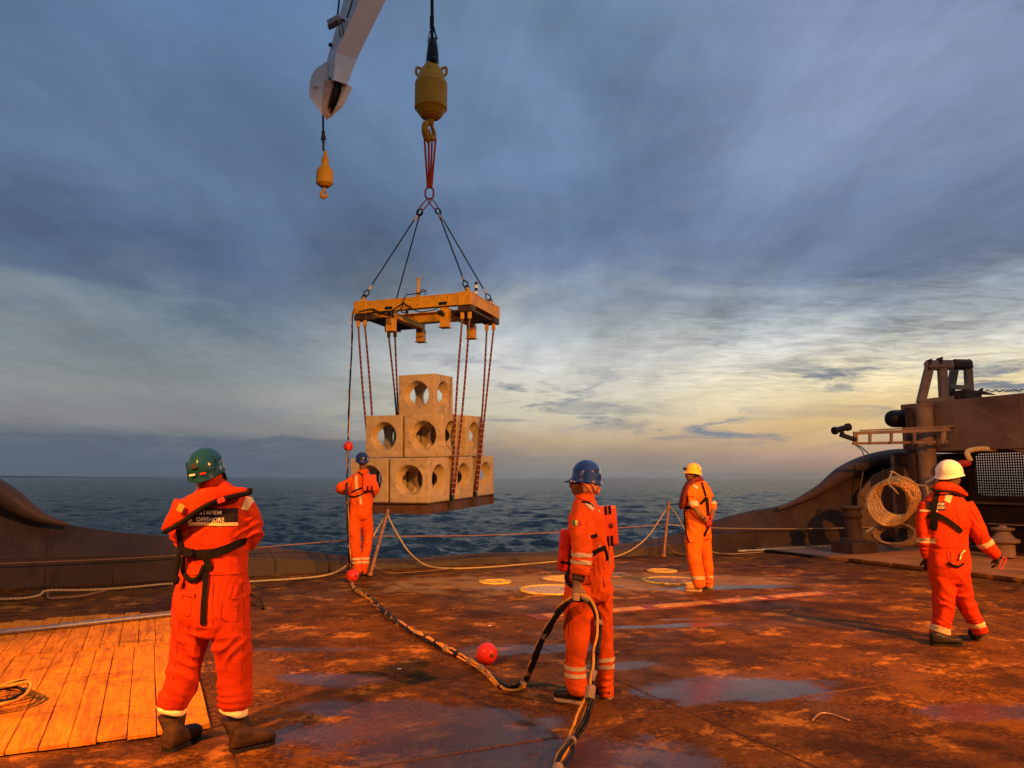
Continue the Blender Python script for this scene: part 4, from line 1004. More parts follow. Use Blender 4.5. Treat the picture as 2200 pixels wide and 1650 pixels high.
for b in (pv - GV / 2, 2 * pv - GV / 2):
    for a in (.0, TA + .05): lbox('sling_eye', a, b, .06, (.03, .05, .1), M_BLACKM)
    lbox('stiffener', .04, b, -.12, (.05, .09, .1), M_DK)
# two short bright pins on the front edge
for x in (858, 895): pass
# striped slings
def striped(p0, p1, label, r=.024):
    t_ = thing('striped_sling', tuple(p1), label, 'sling', 'red and white banded slings from frame to platform')
    d = p1 - p0; L = d.length; bm1 = BM(); bm2 = BM(); bm3 = BM(); n = 64; bow = Vector((random.uniform(-.04, .04), 0, 0))
    def at(f): return p0 + d * f + bow * math.sin(math.pi * f)
    tube(bm1, [at(k / 12 * .12) for k in range(13)], r, 7)
    n = int(L * .88 / .12)
    for k in range(n):
        f0 = .12 + .88 * k / n; f1 = .12 + .88 * (k + 1) / n; fm = f0 + (f1 - f0) * .84
        tube(bm2, [at(f0), at(fm)], r, 7); tube(bm3, [at(fm), at(f1)], r * .96, 7)
    add('plain_end', bm1, simple('grey_webbing', (.14, .10, .08), .8), t_); add('red_bands', bm2, M_SRED, t_, kind='stuff'); add('pale_bands', bm3, M_SWH, t_, kind='stuff')
M_SRED = simple('dark_red_band', (.12, .014, .010), .7); M_SWH = simple('pale_band', (.30, .22, .17), .7)
b1, b2 = pv - GV / 2, 2 * pv - GV / 2
names = {'n': 'near corner', 'r': 'right-hand corner', 'l': 'left-hand corner', 'b': 'rear corner'}
for key, (cx, cy), (a, b) in (('n', corners[0], (-.02, b1)), ('l', corners[1], (TA + .05, b1)), ('r', corners[2], (-.02, b2)), ('b', corners[3], (TA + .05, b2))):
    for k, dx_ in enumerate((-.09, .09)):
        striped(FL(cx + dx_, cy - .05, -.56), LL(a, b + (-.04 if k == 0 else .04), .12), 'red banded sling from the %s of the yellow frame, %s of its pair' % (names[key], ('left one', 'right one')[k]))
# ================================================================== people
def fabric(name, c, rough=0.75, var=0.12, weave=900, wr=0.35, dirt=None):
    m, t = material(name)
    n = t.noise(t.obj, 7, 6, 0.6, .4); f = t.noise(t.obj, 160, 3, 0.6); k = t.noise(t.mapping(t.obj, scale=(1, 1, 1.6)), 22, 5, .6, .8)
    cc = t.mix(t.rng(n, .3, .7), (*[x * (1 - var) for x in c], 1), (*[min(1, x * (1 + var)) for x in c], 1))
    if dirt is not None: cc = t.mix(t.math('MULTIPLY', t.rng(t.noise(t.obj, 5, 9, .74, .4), .50, .64), .7), cc, (*dirt, 1))
    nb = t.bump(k, wr, .012); nb = t.bump(f, .25, .003, nb)
    setb(t, col=cc, rough=rough, normal=nb, spec=.08)
    return m
M_HIVIS = fabric('orange_cloth', (0.60, 0.074, 0.005), dirt=(0.4, 0.04, 0.006))
M_HIVIS_R = fabric('red_orange_cloth', (0.44, 0.033, 0.003), dirt=(0.36, 0.022, 0.005))
M_HIVIS_LIT = fabric('lamplit_orange_cloth', (0.66, 0.115, 0.006), dirt=(0.5, 0.07, 0.008))  # same coverall orange, with the yellow lamplight put into its colour
M_STRAP = simple('black_webbing', (0.008, 0.0065, 0.006), 0.8, var=0.3, scale=80, bump=0.5, spec=.12)
M_BAND2 = simple('reflective_tape', (0.50, 0.36, 0.20), 0.42, var=0.12, scale=20, bump=0.2)
M_SKIN = simple('brown_skin', (0.14, 0.060, 0.030), 0.5, var=0.1, scale=20, bump=0.1)
M_SKINL = simple('tan_skin', (0.42, 0.20, 0.12), 0.5, var=0.1, scale=20, bump=0.1)
M_HAIR = simple('dark_hair', (0.02, 0.014, 0.01), 0.7, var=0.4, scale=90, bump=0.8)
M_BOOT = simple('brown_leather_boot', (0.045, 0.022, 0.007), 0.65, var=0.4, scale=12, bump=0.5, spec=.15)
M_BOOTD = simple('black_leather_shoe', (0.022, 0.016, 0.013), 0.42, var=0.3, scale=14, bump=0.3)
M_BOOTT = simple('tan_leather_boot', (0.42, 0.20, 0.06), 0.6, var=0.25, scale=12, bump=0.3)
M_SOLE = simple('rubber_sole', (0.016, 0.013, 0.012), 0.7)
M_SOLEP = simple('pale_sole_edge', (0.45, 0.30, 0.16), 0.6)
M_GLOVE = fabric('dark_glove', (0.03, 0.02, 0.018), .8)
M_GLOVET = fabric('tan_black_glove', (0.20, 0.12, 0.06), .8, var=.5)
M_GLOVER = fabric('dark_red_glove', (0.28, 0.03, 0.025), .6)
M_EYE = simple('eye_white', (.6, .55, .5), .2)
def helmetmat(n, c, coat=.6): return simple(n, c, 0.28, var=0.06, scale=3, bump=0.02, coat=coat)

def eval_remesh(bm, voxel, name, smooth=3):
    fixn(bm)
    m = bpy.data.meshes.new('t'); bm.to_mesh(m); bm.free()
    o = bpy.data.objects.new('t', m); col.objects.link(o)
    md = o.modifiers.new('r', 'REMESH'); md.mode = 'VOXEL'; md.voxel_size = voxel; md.adaptivity = 0
    dg = bpy.context.evaluated_depsgraph_get(); me = bpy.data.meshes.new_from_object(o.evaluated_get(dg))
    bpy.data.objects.remove(o); bpy.data.meshes.remove(m)
    me.name = name
    n = len(me.vertices); co = np.empty(n * 3); me.vertices.foreach_get('co', co); co = co.reshape(-1, 3)
    ed = np.empty(len(me.edges) * 2, dtype=np.int32); me.edges.foreach_get('vertices', ed); ed = ed.reshape(-1, 2)
    deg = np.bincount(ed.ravel(), minlength=n).astype(float)[:, None]
    for it in range(smooth * 2):
        s = np.zeros_like(co); np.add.at(s, ed[:, 0], co[ed[:, 1]]); np.add.at(s, ed[:, 1], co[ed[:, 0]])
        f = .62 if it % 2 == 0 else -.56 if smooth > 1 else .5
        co += f * (s / deg - co)
    me.vertices.foreach_set('co', co.ravel()); me.update()
    return me
def station(px, py, hw, dd, ry, D, nxt, prv, n=20, ex=2.3):
    c = P(px, py, D + dd)
    t = (nxt - prv).normalized()
    vd = Vector((0, 1, 0)) if abs(t.y) < .8 else Vector((1, 0, 0))
    a1 = t.cross(vd).normalized(); a2 = a1.cross(t).normalized()
    m = (P(px + 1, py, D + dd) - c).length
    r1 = hw * m; r2 = ry if ry else r1 * .85
    out = []
    for k in range(n):
        a = 2 * math.pi * k / n; ca, sa_ = math.cos(a), math.sin(a)
        e = 2 / ex
        out.append(c + a1 * (r1 * math.copysign(abs(ca) ** e, ca)) + a2 * (r2 * math.copysign(abs(sa_) ** e, sa_)))
    return c, t, a1, a2, r1, r2, out
def limb(bm, st, D, shrink=0.0, ex=2.3, n=20):
    """tapered limb through stations (px,py,half width px[,depth offset m[,depth radius m]])"""
    q = [(s + (0.0, 0.0))[:5] if len(s) < 5 else s for s in [tuple(s) for s in st]]
    q = [(a[0], a[1], a[2], a[3] if len(a) > 3 else 0, a[4] if len(a) > 4 else 0) for a in q]
    # smooth subdivision of the station list
    V5 = [np.array(a, float) for a in q]; out = []
    for i in range(len(V5) - 1):
        p0, p1, p2, p3 = V5[max(i - 1, 0)], V5[i], V5[i + 1], V5[min(i + 2, len(V5) - 1)]
        for k in range(4):
            t_ = k / 4
            v = 0.5 * ((2 * p1) + (p2 - p0) * t_ + (2 * p0 - 5 * p1 + 4 * p2 - p3) * t_ * t_ + (3 * p1 - p0 - 3 * p2 + p3) * t_ ** 3)
            v[2] = max(v[2], min(p1[2], p2[2]) * .9); out.append(v)
    out.append(V5[-1])
    cs_ = [P(v[0], v[1], D + v[3]) for v in out]; rs = []
    for i, v in enumerate(out):
        nx = cs_[min(i + 1, len(out) - 1)]; pvv = cs_[max(i - 1, 0)]
        if (nx - pvv).length < 1e-6: nx = pvv + Z
        c, t, a1, a2, r1, r2, ring = station(v[0], v[1], v[2], v[3], v[4], D, nx, pvv, n, ex)
        if shrink: ring = [c + (p - c) * (1 - shrink) for p in ring]
        if i == 0 or i == len(out) - 1:
            s = -1 if i == 0 else 1
            cap = [[c + (p - c) * .88 + t * (s * r2 * .10) for p in ring], [c + (p - c) * .4 + t * (s * r2 * .13) for p in ring]]
            if i == 0: rs += [cap[1], cap[0], ring]
            else: rs += [ring, cap[0], cap[1]]
        else: rs.append(ring)
    b2 = BM(); rings(b2, rs); fixn(b2); tmp = bpy.data.meshes.new('x'); b2.to_mesh(tmp); b2.free(); bm.from_mesh(tmp); bpy.data.meshes.remove(tmp)

def folds(me, zones, base=.004, bf=9.0, seed=0, cuts=None):
    """push cloth in and out along its normals: gathered folds near joints, soft ones elsewhere"""
    n = len(me.vertices); co = np.empty(n * 3); me.vertices.foreach_get('co', co); co = co.reshape(-1, 3)
    no = np.empty(n * 3); me.vertices.foreach_get('normal', no); no = no.reshape(-1, 3)
    r_ = np.random.default_rng(seed); d = np.zeros(n)
    for k in range(4):
        v = r_.normal(size=3); v /= np.linalg.norm(v); v2 = r_.normal(size=3)
        d += base * .6 * np.sin(co @ v * bf * (1 + k * .7) + 1.3 * np.sin(co @ v2 * 7 + k) + k)
    def ridge(ph): return 1 - np.abs(np.sin(ph)) * 1.35
    for k in range(2):
        v = r_.normal(size=3) * np.array([1, 1, .45]); v /= np.linalg.norm(v); v2 = r_.normal(size=3); v3 = r_.normal(size=3)
        d += base * .95 * ridge((co @ v) * (17 + 9 * k) + 1.5 * np.sin(co @ v2 * 6) + .6 * np.sin(co @ v3 * 15)) * (.5 + .5 * np.sin(co @ v3 * 5 + k * 2))
    for (c, rad, ax, fq, amp) in zones:
        c = np.array(c); ax = np.array(ax, float); ax /= np.linalg.norm(ax)
        dist = np.linalg.norm((co - c) / np.array(rad if isinstance(rad, (tuple, list)) else (rad,) * 3), axis=1)
        wgt = np.clip(1 - dist, 0, 1) ** .7
        v1 = r_.normal(size=3); v2 = r_.normal(size=3)
        ph = (co @ ax) * fq * .62 + 1.1 * np.sin(co @ v1 * 14 + 2) + .7 * np.sin(co @ v2 * 29)
        mod = .55 + .45 * np.sin(co @ v2 * 18 + 1)
        d += 1.75 * amp * wgt * ridge(ph) * mod
    co += no * d[:, None]
    me.vertices.foreach_set('co', co.ravel()); me.update()

def cut_patch(me, inv, half, off, thick=0.0):
    """faces of me inside the box (inv = world->box matrix, half sizes) trimmed exactly and lifted off the surface"""
    bm = BM(); bm.from_mesh(me); bm.normal_update()
    M = inv.inverted()
    loc = {v: inv @ v.co for v in bm.verts}
    mg = .05
    dl = [v for v in bm.verts if any(abs(loc[v][i]) > half[i] + mg for i in range(3))]
    bmesh.ops.delete(bm, geom=dl, context='VERTS')
    for i in range(3):
        for s in (-1, 1):
            n = Vector((0, 0, 0)); n[i] = s; pc = Vector((0, 0, 0)); pc[i] = s * half[i]
            if bm.faces:
                bmesh.ops.bisect_plane(bm, geom=bm.verts[:] + bm.edges[:] + bm.faces[:], plane_co=M @ pc, plane_no=(M.to_3x3() @ n).normalized(), clear_outer=True)
    bm.normal_update()
    for v in bm.verts: v.co += v.normal * off
    return bm
def boxinv(c, B): return (Matrix.Translation(Vector(c)) @ B.to_4x4()).inverted()

class Person:
    def __init__(s, foot, D, label):
        s.D = D; s.o = thing('person', tuple(foot), label, 'person')
    def J(s, px, py, dd=0.0): return P(px, py, s.D + dd)
    def m(s, py=1100): return (P(1101, py, s.D) - P(1100, py, s.D)).length
    def cloth(s, limbs, voxel, mat, zones, base=.004, seed=0, name='coverall', smooth=3):
        bm = BM()
        for st in limbs: limb(bm, st, s.D)
        me = eval_remesh(bm, voxel, name, smooth)
        zz = []
        for (px, py, dd, rad, ax, fq, amp) in zones:
            mm = s.m(py); r3 = tuple(x * mm for x in rad) if isinstance(rad, (tuple, list)) else (rad * mm,) * 3
            zz.append((tuple(s.J(px, py, dd)), r3, ax, fq, amp))
        folds(me, zz, base, seed=seed)
        s.cv = me; s.covme = me.copy()
        s.bvh = BVHTree.FromPolygons([v.co.copy() for v in me.vertices], [tuple(p.vertices) for p in me.polygons])
        s.cov = add(name, me, mat, s.o, smooth=True)
        return s.cov
    def patch(s, name, px0, px1, py0, py1, mat, dd0=-.6, dd1=.0, off=.004, rot=0.0, parent=None):
        """piece of cloth laid on the coverall inside the given window"""
        c = s.J((px0 + px1) / 2, (py0 + py1) / 2, (dd0 + dd1) / 2); mm = s.m((py0 + py1) / 2)
        B = Matrix.Rotation(rot, 3, 'Y')
        bm = cut_patch(s.covme, boxinv(c, B), ((px1 - px0) / 2 * mm, (dd1 - dd0) / 2, (py1 - py0) / 2 * mm), off)
        if not bm.faces: bm.free(); return None
        return add(name, bm, mat, parent or s.o, smooth=True)
    def front(s, px, py, off=.006, dd=-1.0):
        """point on the coverall as seen from the camera side"""
        a = P0; r = ray(px, py).normalized(); h = s.bvh.ray_cast(a, r)
        if h[0] is None:
            h2 = s.bvh.find_nearest(P(px, py, s.D)); return h2[0] + h2[1] * off, h2[1]
        return h[0] + h[1] * off, h[1]
    def strap(s, pts, wpx, name='strap', mat=None, thick=.004, off=.007, parent=None):
        mm = s.m(pts[0][1]); q = []
        pp = [Vector((x, y, 0)) for x, y in pts]
        for v in spline(pp, 7): q.append(s.front(v.x, v.y, off))
        pos = [a for a, b in q]; nr = [b for a, b in q]
        for _ in range(3):
            nr = [(nr[max(i - 1, 0)] + nr[i] + nr[min(i + 1, len(nr) - 1)]).normalized() for i in range(len(nr))]
            pos = [pos[0]] + [pos[i] * .5 + (pos[i - 1] + pos[i + 1]) * .25 for i in range(1, len(pos) - 1)] + [pos[-1]]
        rs = []
        for i in range(len(pos)):
            t = (pos[min(i + 1, len(pos) - 1)] - pos[max(i - 1, 0)]).normalized()
            sd = t.cross(nr[i]).normalized(); n_ = sd.cross(t).normalized(); w_ = wpx * mm / 2
            rs.append([pos[i] + sd * w_ - n_ * thick, pos[i] + sd * w_ + n_ * thick, pos[i] - sd * w_ + n_ * thick, pos[i] - sd * w_ - n_ * thick])
        bm = BM(); rings(bm, rs); fixn(bm)
        return add(name, bm, mat or M_STRAP, parent or s.o)
    def tub(s, pts, rpx, name, mat, parent=None, n=6, off=.01, free=False):
        mm = s.m(pts[0][1])
        if free: q = [s.J(*p) for p in pts]
        else: q = [s.front(x, y, off)[0] for x, y in pts]
        bm = BM(); tube(bm, spline(q, 6), rpx * mm, n); return add(name, bm, mat, parent or s.o, smooth=True)
    def puff(s, st, name, mat, voxel=.012, base=.002, zones=(), parent=None, ex=2.6):
        bm = BM()
        for q in st: limb(bm, q, s.D, ex=ex)
        me = eval_remesh(bm, voxel, name, 2); folds(me, [(tuple(s.J(z[0], z[1], z[2])), z[3] * s.m(), z[4], z[5], z[6]) for z in zones], base, seed=3)
        return add(name, me, mat, parent or s.o, smooth=True)

def head_lofts(bm, c, yaw, h=.235, pitch=0.0):
    """head around c (between the ears); yaw = direction faced in the ground plane (0 = away from camera, +90 = to the left)"""
    Rm = Matrix.Rotation(yaw, 3, 'Z') @ Matrix.Rotation(pitch, 3, 'X')
    k = h / .235
    def W(x, y, z): return c + Rm @ Vector((x, y, z)) * k
    def ell(cx, cy, cz, rx, ry, rz): 
        b = BM(); sphere(b, (0, 0, 0), (rx * k, ry * k, rz * k), 20, 14); fixn(b)
        for v in b.verts: v.co = W(cx, cy, cz) + Rm @ v.co
        t_ = bpy.data.meshes.new('x'); b.to_mesh(t_); b.free(); bm.from_mesh(t_); bpy.data.meshes.remove(t_)
    ell(0, -.010, .028, .074, .094, .092)      # cranium
    ell(0, .022, -.035, .060, .070, .078)      # face
    ell(0, .050, -.088, .034, .036, .026)      # chin
    ell(0, .035, -.070, .048, .046, .034)      # jaw
    ell(0, .094, -.020, .013, .020, .024)      # nose
    ell(0, .102, -.034, .016, .014, .011)
    ell(0, .086, -.064, .024, .014, .008); ell(0, .085, -.074, .022, .014, .009)   # lips
    ell(0, .080, .022, .052, .016, .012)       # brow
    for sx in (-1, 1):
        ell(sx * .076, -.008, -.018, .010, .020, .032); ell(sx * .04, .062, -.03, .022, .02, .02)
    ell(0, -.012, -.10, .052, .055, .08)       # neck
    return W, Rm
def eyes(pr, W):
    for sx in (-1, 1):
        bm = BM(); sphere(bm, W(sx * .031, .078, .0), .0125, 12, 8); add('eye', bm, M_EYE, pr.o, smooth=True)
def core(pr, limbs, W=None, headc=None, yaw=0, h=.235, pitch=0, mat=None, voxel=.0085, bare=()):
    """one continuous body: head, neck, trunk and limbs"""
    bm = BM(); Wf, Rm = head_lofts(bm, headc, yaw, h, pitch)
    for st in limbs:
        limb(bm, st, pr.D, shrink=.36, n=14)
    for st in bare: limb(bm, st, pr.D, n=14)
    me = eval_remesh(bm, voxel, 'body', 1)
    add('body', me, mat or M_SKIN, pr.o, smooth=True); eyes(pr, Wf)
    return Wf, Rm
def helmet(pr, c, yaw, pitch, mat, rx=.118, ry=.145, hz=.135, brim=.05, roll=0.0, ridges=3, vents=True, name='helmet', flange=.010):
    """hard hat shell: dome with ridges, turned-out rim and a peak at the front"""
    Rm = Matrix.Rotation(yaw, 3, 'Z') @ Matrix.Rotation(pitch, 3, 'X') @ Matrix.Rotation(roll, 3, 'Y')
    nu, nv = 56, 18; rs = []
    def pt(a, th, o=0.0):
        x = math.sin(th) * math.cos(a) * (rx + o); y = math.sin(th) * math.sin(a) * (ry + o); z = math.cos(th) ** .86 * (hz + o) if th < math.pi / 2 else 0
        ra = abs(x) / rx; rid = 0
        if ridges: rid = .005 * max(0, math.cos(x / rx * math.pi * 2.1)) ** 3 * math.sin(min(th * 1.3, 1.5)) * (1 if th < 1.25 else 0)
        q = Vector((x, y, z)); n_ = Vector((x / rx, y / ry, z / hz)); n_ = n_.normalized() if n_.length else Z
        return q + n_ * rid
    for j in range(nv + 1):
        th = (math.pi / 2) * max(j / nv, .012); rs.append([pt(2 * math.pi * k / nu, th) for k in range(nu)])
    def rim(o, z):
        r = []
        for k in range(nu):
            a = 2 * math.pi * k / nu; f = max(0, math.sin(a)) ** 5 * brim; b_ = max(0, -math.sin(a)) ** 3 * .012
            x = math.cos(a) * (rx + o); y = math.sin(a) * (ry + o + (f + b_ if o > 0 else 0)); zz = z - (.012 * max(0, math.sin(a)) ** 4 if o > 0 else 0) - .018 * max(0, -math.sin(a)) ** 2
            r.append(Vector((x, y, zz)))
        return r
    rs += [rim(.002, -.014), rim(flange, -.020), rim(flange, -.025), rim(-.004, -.020)]
    for j in range(8, 0, -1):
        th = (math.pi / 2) * j / 8 if j > 0 else .02; rs.append([pt(2 * math.pi * k / nu, th) * .955 for k in range(nu)])
    rs = [[c + Rm @ p for p in r] for r in rs]
    bm = BM(); rings(bm, rs); fixn(bm)
    hh = add(name, bm, mat, pr.o, smooth=True)
    if vents:
        for sx in (-1, 1):
            bm = BM(); sphere(bm, c + Rm @ Vector((sx * rx * .80, -ry * .42, hz * .44)), (.004, .014, .016), 10, 6, Rm); fixn(bm); add('vent', bm, M_BLACKM, hh, smooth=True)
    return hh, (lambda x, y, z: c + Rm @ Vector((x, y, z)))
def boot(pr, heel, toe, top, rt, mat, sole=M_SOLE, wd=.048, hgt=.10, name='boot', lift=0.0, voxel=.0075, shaft=True, soleh=.022):
    """boot with heel and toe points on the sole, shaft up to top"""
    heel = Vector(heel); toe = Vector(toe); top = Vector(top)
    d = (toe - heel); L = d.length; f = d.normalized(); sd = f.cross(Z).normalized(); up = sd.cross(f).normalized()
    if up.z < 0: up = -up
    def ringat(t, w_, h_, z0):
        c = heel + f * (L * t) + up * z0; r = []
        for k in range(16):
            a = 2 * math.pi * k / 16; ca, sa_ = math.cos(a), math.sin(a)
            r.append(c + sd * (w_ * math.copysign(abs(ca) ** .75, ca)) + up * (h_ * .5 + h_ * .5 * math.copysign(abs(sa_) ** .8, sa_)))
        return r
    bm = BM()
    S_ = [(-.06, .5, .5), (-.04, .85, .85), (.08, 1.02, 1.0), (.25, .95, .98), (.42, .88, .80), (.6, 1.08, .66), (.78, 1.12, .62), (.92, .95, .56), (1.0, .70, .44), (1.04, .4, .28)]
    rings(bm, [ringat(t, wd * a, hgt * b, soleh * .8) for t, a, b in S_])
    ank = heel + f * (L * .20) + up * (hgt * .55)
    b2 = BM(); n = 6; rs = []
    for k in range(n + 1):
        t = k / n; c = ank.lerp(top, t); r = wd * .92 + (rt - wd * .92) * t
        rs.append([c + sd * (r * math.cos(a)) + f * (r * 1.12 * math.sin(a)) for a in [2 * math.pi * j / 16 for j in range(16)]])
    rings(b2, rs); fixn(b2); tm = bpy.data.meshes.new('x'); b2.to_mesh(tm); b2.free(); bm.from_mesh(tm); bpy.data.meshes.remove(tm)
    me = eval_remesh(bm, voxel, name, 2); folds(me, [(tuple(ank), .10, tuple(up), 130, .0035)], .0012, bf=20, seed=5)
    o = add(name, me, mat, pr.o, smooth=True)
    bm = BM(); pts = []
    prof_ = [(-.05, .55), (-.02, .85), (.1, .98), (.25, .9), (.42, .84), (.62, 1.04), (.8, 1.04), (.94, .82), (1.02, .45)]
    pts = [heel + f * (L * t) + sd * (wd * w_ * .97) for t, w_ in prof_] + [heel + f * (L * t) - sd * (wd * w_ * .97) for t, w_ in reversed(prof_)]
    prism(bm, pts, up * soleh); fixn(bm); add('sole', bm, sole, o)
    return o
def hand(pr, wrist, d, n, side=1, curl=.6, s=1.0, mat=None, name='glove', cuff=.0, thumbout=.6, spread=.06, vox=.0052):
    """five-fingered glove; d = finger direction, n = back-of-hand normal"""
    d = Vector(d).normalized(); n = (Vector(n) - d * Vector(n).dot(d)).normalized(); x = d.cross(n).normalized() * side
    wrist = Vector(wrist); bm = BM()
    def merge(b2):
        fixn(b2); tm = bpy.data.meshes.new('x'); b2.to_mesh(tm); b2.free(); bm.from_mesh(tm); bpy.data.meshes.remove(tm)
    rs = []
    for t, w_, h_ in ((-.03, .028, .021), (.0, .029, .020), (.02, .033, .019), (.05, .041, .018), (.08, .043, .016), (.095, .040, .012)):
        c = wrist + d * t * s; rs.append([c + x * (w_ * s * math.cos(a)) + n * (h_ * s * math.sin(a)) for a in [2 * math.pi * k / 14 for k in range(14)]])
    b2 = BM(); rings(b2, rs); merge(b2)
    for i, (ox, L) in enumerate(((.031, .068), (.011, .078), (-.010, .073), (-.030, .056))):
        p = wrist + d * .085 * s + x * ox * s; dirv = (d + x * (ox * spread * 30)).normalized(); pts = [p - dirv * .02 * s, p]; ang = 0
        for q, sl in enumerate((.42, .33, .25)):
            ang += curl * (.75 + .25 * q) * (1 + .12 * i); dv_ = dirv * math.cos(ang) - n * math.sin(ang); p = p + dv_ * (L * sl * s); pts.append(p)
        b2 = BM(); tube(b2, pts, [.0105 * s, .0108 * s, .0102 * s, .0095 * s, .0075 * s], 10); merge(b2)
    p = wrist + d * .028 * s + x * .026 * s; tdir = (d * .75 + x * thumbout - n * .25).normalized(); pts = [p]
    for sl in (.03, .028, .024):
        p = p + tdir * sl * s; pts.append(p); tdir = (tdir + d * .25 - n * curl * .5).normalized()
    b2 = BM(); tube(b2, pts, [.015 * s, .0135 * s, .012 * s, .009 * s], 10); merge(b2)
    me = eval_remesh(bm, vox, name, 1)
    return add(name, me, mat or M_GLOVE, pr.o, smooth=True)
def text_on(pr, txt, px0, py0, hpx, mat, name='lettering', width=None, off=.009, parent=None, offx=0.0, bold=.0):
    cu_ = bpy.data.curves.new('t', 'FONT'); cu_.body = txt; cu_.size = 1.0; cu_.space_character = 1.08; cu_.offset = bold
    o = bpy.data.objects.new('t', cu_); col.objects.link(o)
    dg = bpy.context.evaluated_depsgraph_get(); me = bpy.data.meshes.new_from_object(o.evaluated_get(dg)); bpy.data.objects.remove(o)
    co = np.empty(len(me.vertices) * 3); me.vertices.foreach_get('co', co); co = co.reshape(-1, 3)
    w0 = co[:, 0].max() - co[:, 0].min(); x0 = co[:, 0].min(); capH = .70
    sy = hpx / capH; sx = sy if width is None else width / w0
    for i in range(len(co)):
        p, nn = pr.front(px0 + (co[i, 0] - x0) * sx, py0 - co[i, 1] * sy, off); co[i] = p
    me.vertices.foreach_set('co', co.ravel()); me.update()
    return add(name, me, mat, parent or pr.o)
M_WHITEP = simple('white_print', (.72, .60, .48), .6, var=.05)
M_PATCHK = simple('dark_patch', (.022, .014, .016), .6, var=.2)
M_PATCHW = simple('cream_patch', (.75, .48, .22), .6, var=.1)

# ------------------------------------------------------------------ 1: man in green helmet, near left
D1 = 4.97
p = Person(G(440, 1612), D1, 'man in a green helmet standing with his back to us, nearest at left')
tors = [(457, 1362, 52, 0, .12), (457, 1330, 80, 0, .15), (456, 1290, 82, 0, .155), (459, 1240, 74, 0, .14), (461, 1190, 72, 0, .135), (462, 1140, 78, -.01, .14), (461, 1100, 80, -.01, .135), (459, 1073, 66, 0, .11), (457, 1052, 40, 0, .09), (455, 1036, 27, .0, .075)]
armr = [(510, 1088, 33, 0), (530, 1118, 29, 0), (535, 1148, 26, .02), (522, 1163, 24, .14), (500, 1158, 21, .27), (480, 1150, 18, .32)]
arml = [(405, 1088, 34, 0), (388, 1118, 30, 0), (392, 1150, 26, .03), (412, 1166, 22, .15), (440, 1160, 19, .27), (455, 1150, 17, .32)]
legl = [(417, 1318, 45, 0, .13), (411, 1370, 40, 0, .12), (399, 1425, 34.5, 0, .10), (387, 1475, 32, 0, .095), (374, 1500, 33, 0, .095), (371, 1516, 31, 0, .09)]
legr = [(494, 1318, 44, 0, .13), (499, 1370, 38.5, 0, .12), (503, 1425, 33, 0, .10), (504, 1475, 31, 0, .095), (505, 1504, 32, 0, .095), (503, 1520, 30, 0, .09)]
L1 = [tors, armr, arml, legl, legr]
zz = [(372, 1500, 0, (60, 60, 42), (.2, 0, 1), 120, .011), (505, 1500, 0, (60, 60, 42), (-.15, 0, 1), 120, .011), (395, 1440, 0, (60, 60, 60), (.5, 0, 1), 70, .010), (506, 1440, 0, (60, 60, 60), (-.5, 0, 1), 70, .010),
      (456, 1262, 0, (110, 110, 30), (1, 0, .1), 110, .007), (457, 1360, 0, (90, 90, 60), (.8, 0, 1), 55, .013), (456, 1205, 0, (110, 110, 50), (1, 0, .3), 55, .010),
      (545, 1148, 0, (45, 60, 45), (-.7, 0, 1), 85, .011), (388, 1148, 0, (45, 60, 45), (.7, 0, 1), 85, .011), (520, 1100, 0, (40, 60, 45), (1, 0, .2), 75, .009), (460, 1150, 0, (80, 90, 50), (.6, 0, 1), 45, .009), (500, 1395, 0, (50, 80, 60), (-.9, 0, .7), 48, .012), (405, 1380, 0, (50, 80, 60), (.9, 0, .6), 48, .012), (520, 1262, 0, (30, 90, 45), (1, 0, .05), 85, .009), (390, 1262, 0, (30, 90, 45), (1, 0, -.05), 85, .009), (400, 1310, 0, (50, 60, 50), (.9, 0, .5), 70, .008)]
p.cloth(L1, .0085, M_HIVIS_R, zz, .0055, 1)
hc = p.J(444, 1007, 0)
core(p, [tors[1:], armr, arml, legl, legr], None, hc, R(8), .24, R(6), M_SKINL)
green = helmetmat('green_helmet_shell', (0.006, 0.045, 0.056))
hh, hw_ = helmet(p, p.J(443, 1009, -.02), R(4), R(16), green, rx=.112, ry=.142, hz=.142, brim=.02, roll=R(-9), flange=.004)
for a in ((-.035, -.150, .012), (.03, -.150, .012)):
    bm = BM(); box(bm, hw_(*a), (.018, .003, .006), Matrix.Rotation(R(-9), 3, 'Y'), .001); add('sticker', bm, (M_WHITEP if a[0] < 0 else simple('red_sticker', (.4, .02, .02), .4)), hh)
bm = BM(); box(bm, hw_(-.02, -.132, .062), (.020, .003, .018), Matrix.Rotation(R(-30), 3, 'X'), .004); add('emblem', bm, M_PATCHK, hh)
p.puff([[(437, 1035, 20, 0, .07), (455, 1029, 21, 0, .075), (472, 1020, 14, 0, .06)]], 'neck_gaiter', fabric('olive_cloth', (.16, .14, .05)), .008, .002, [(455, 1030, -.06, 50, (.3, 0, 1), 150, .005)])
p.puff([[(446, 1040, 29, .0, .09), (456, 1048, 36, 0, .10)]], 'collar', M_HIVIS_R, .009, .002, [(456, 1045, -.08, 50, (.3, 0, 1), 110, .006)])
p.tub([(478, 1012, -.02), (484, 1028, .0), (480, 1042, .02)], 4, 'chin_strap', M_STRAP, free=True)
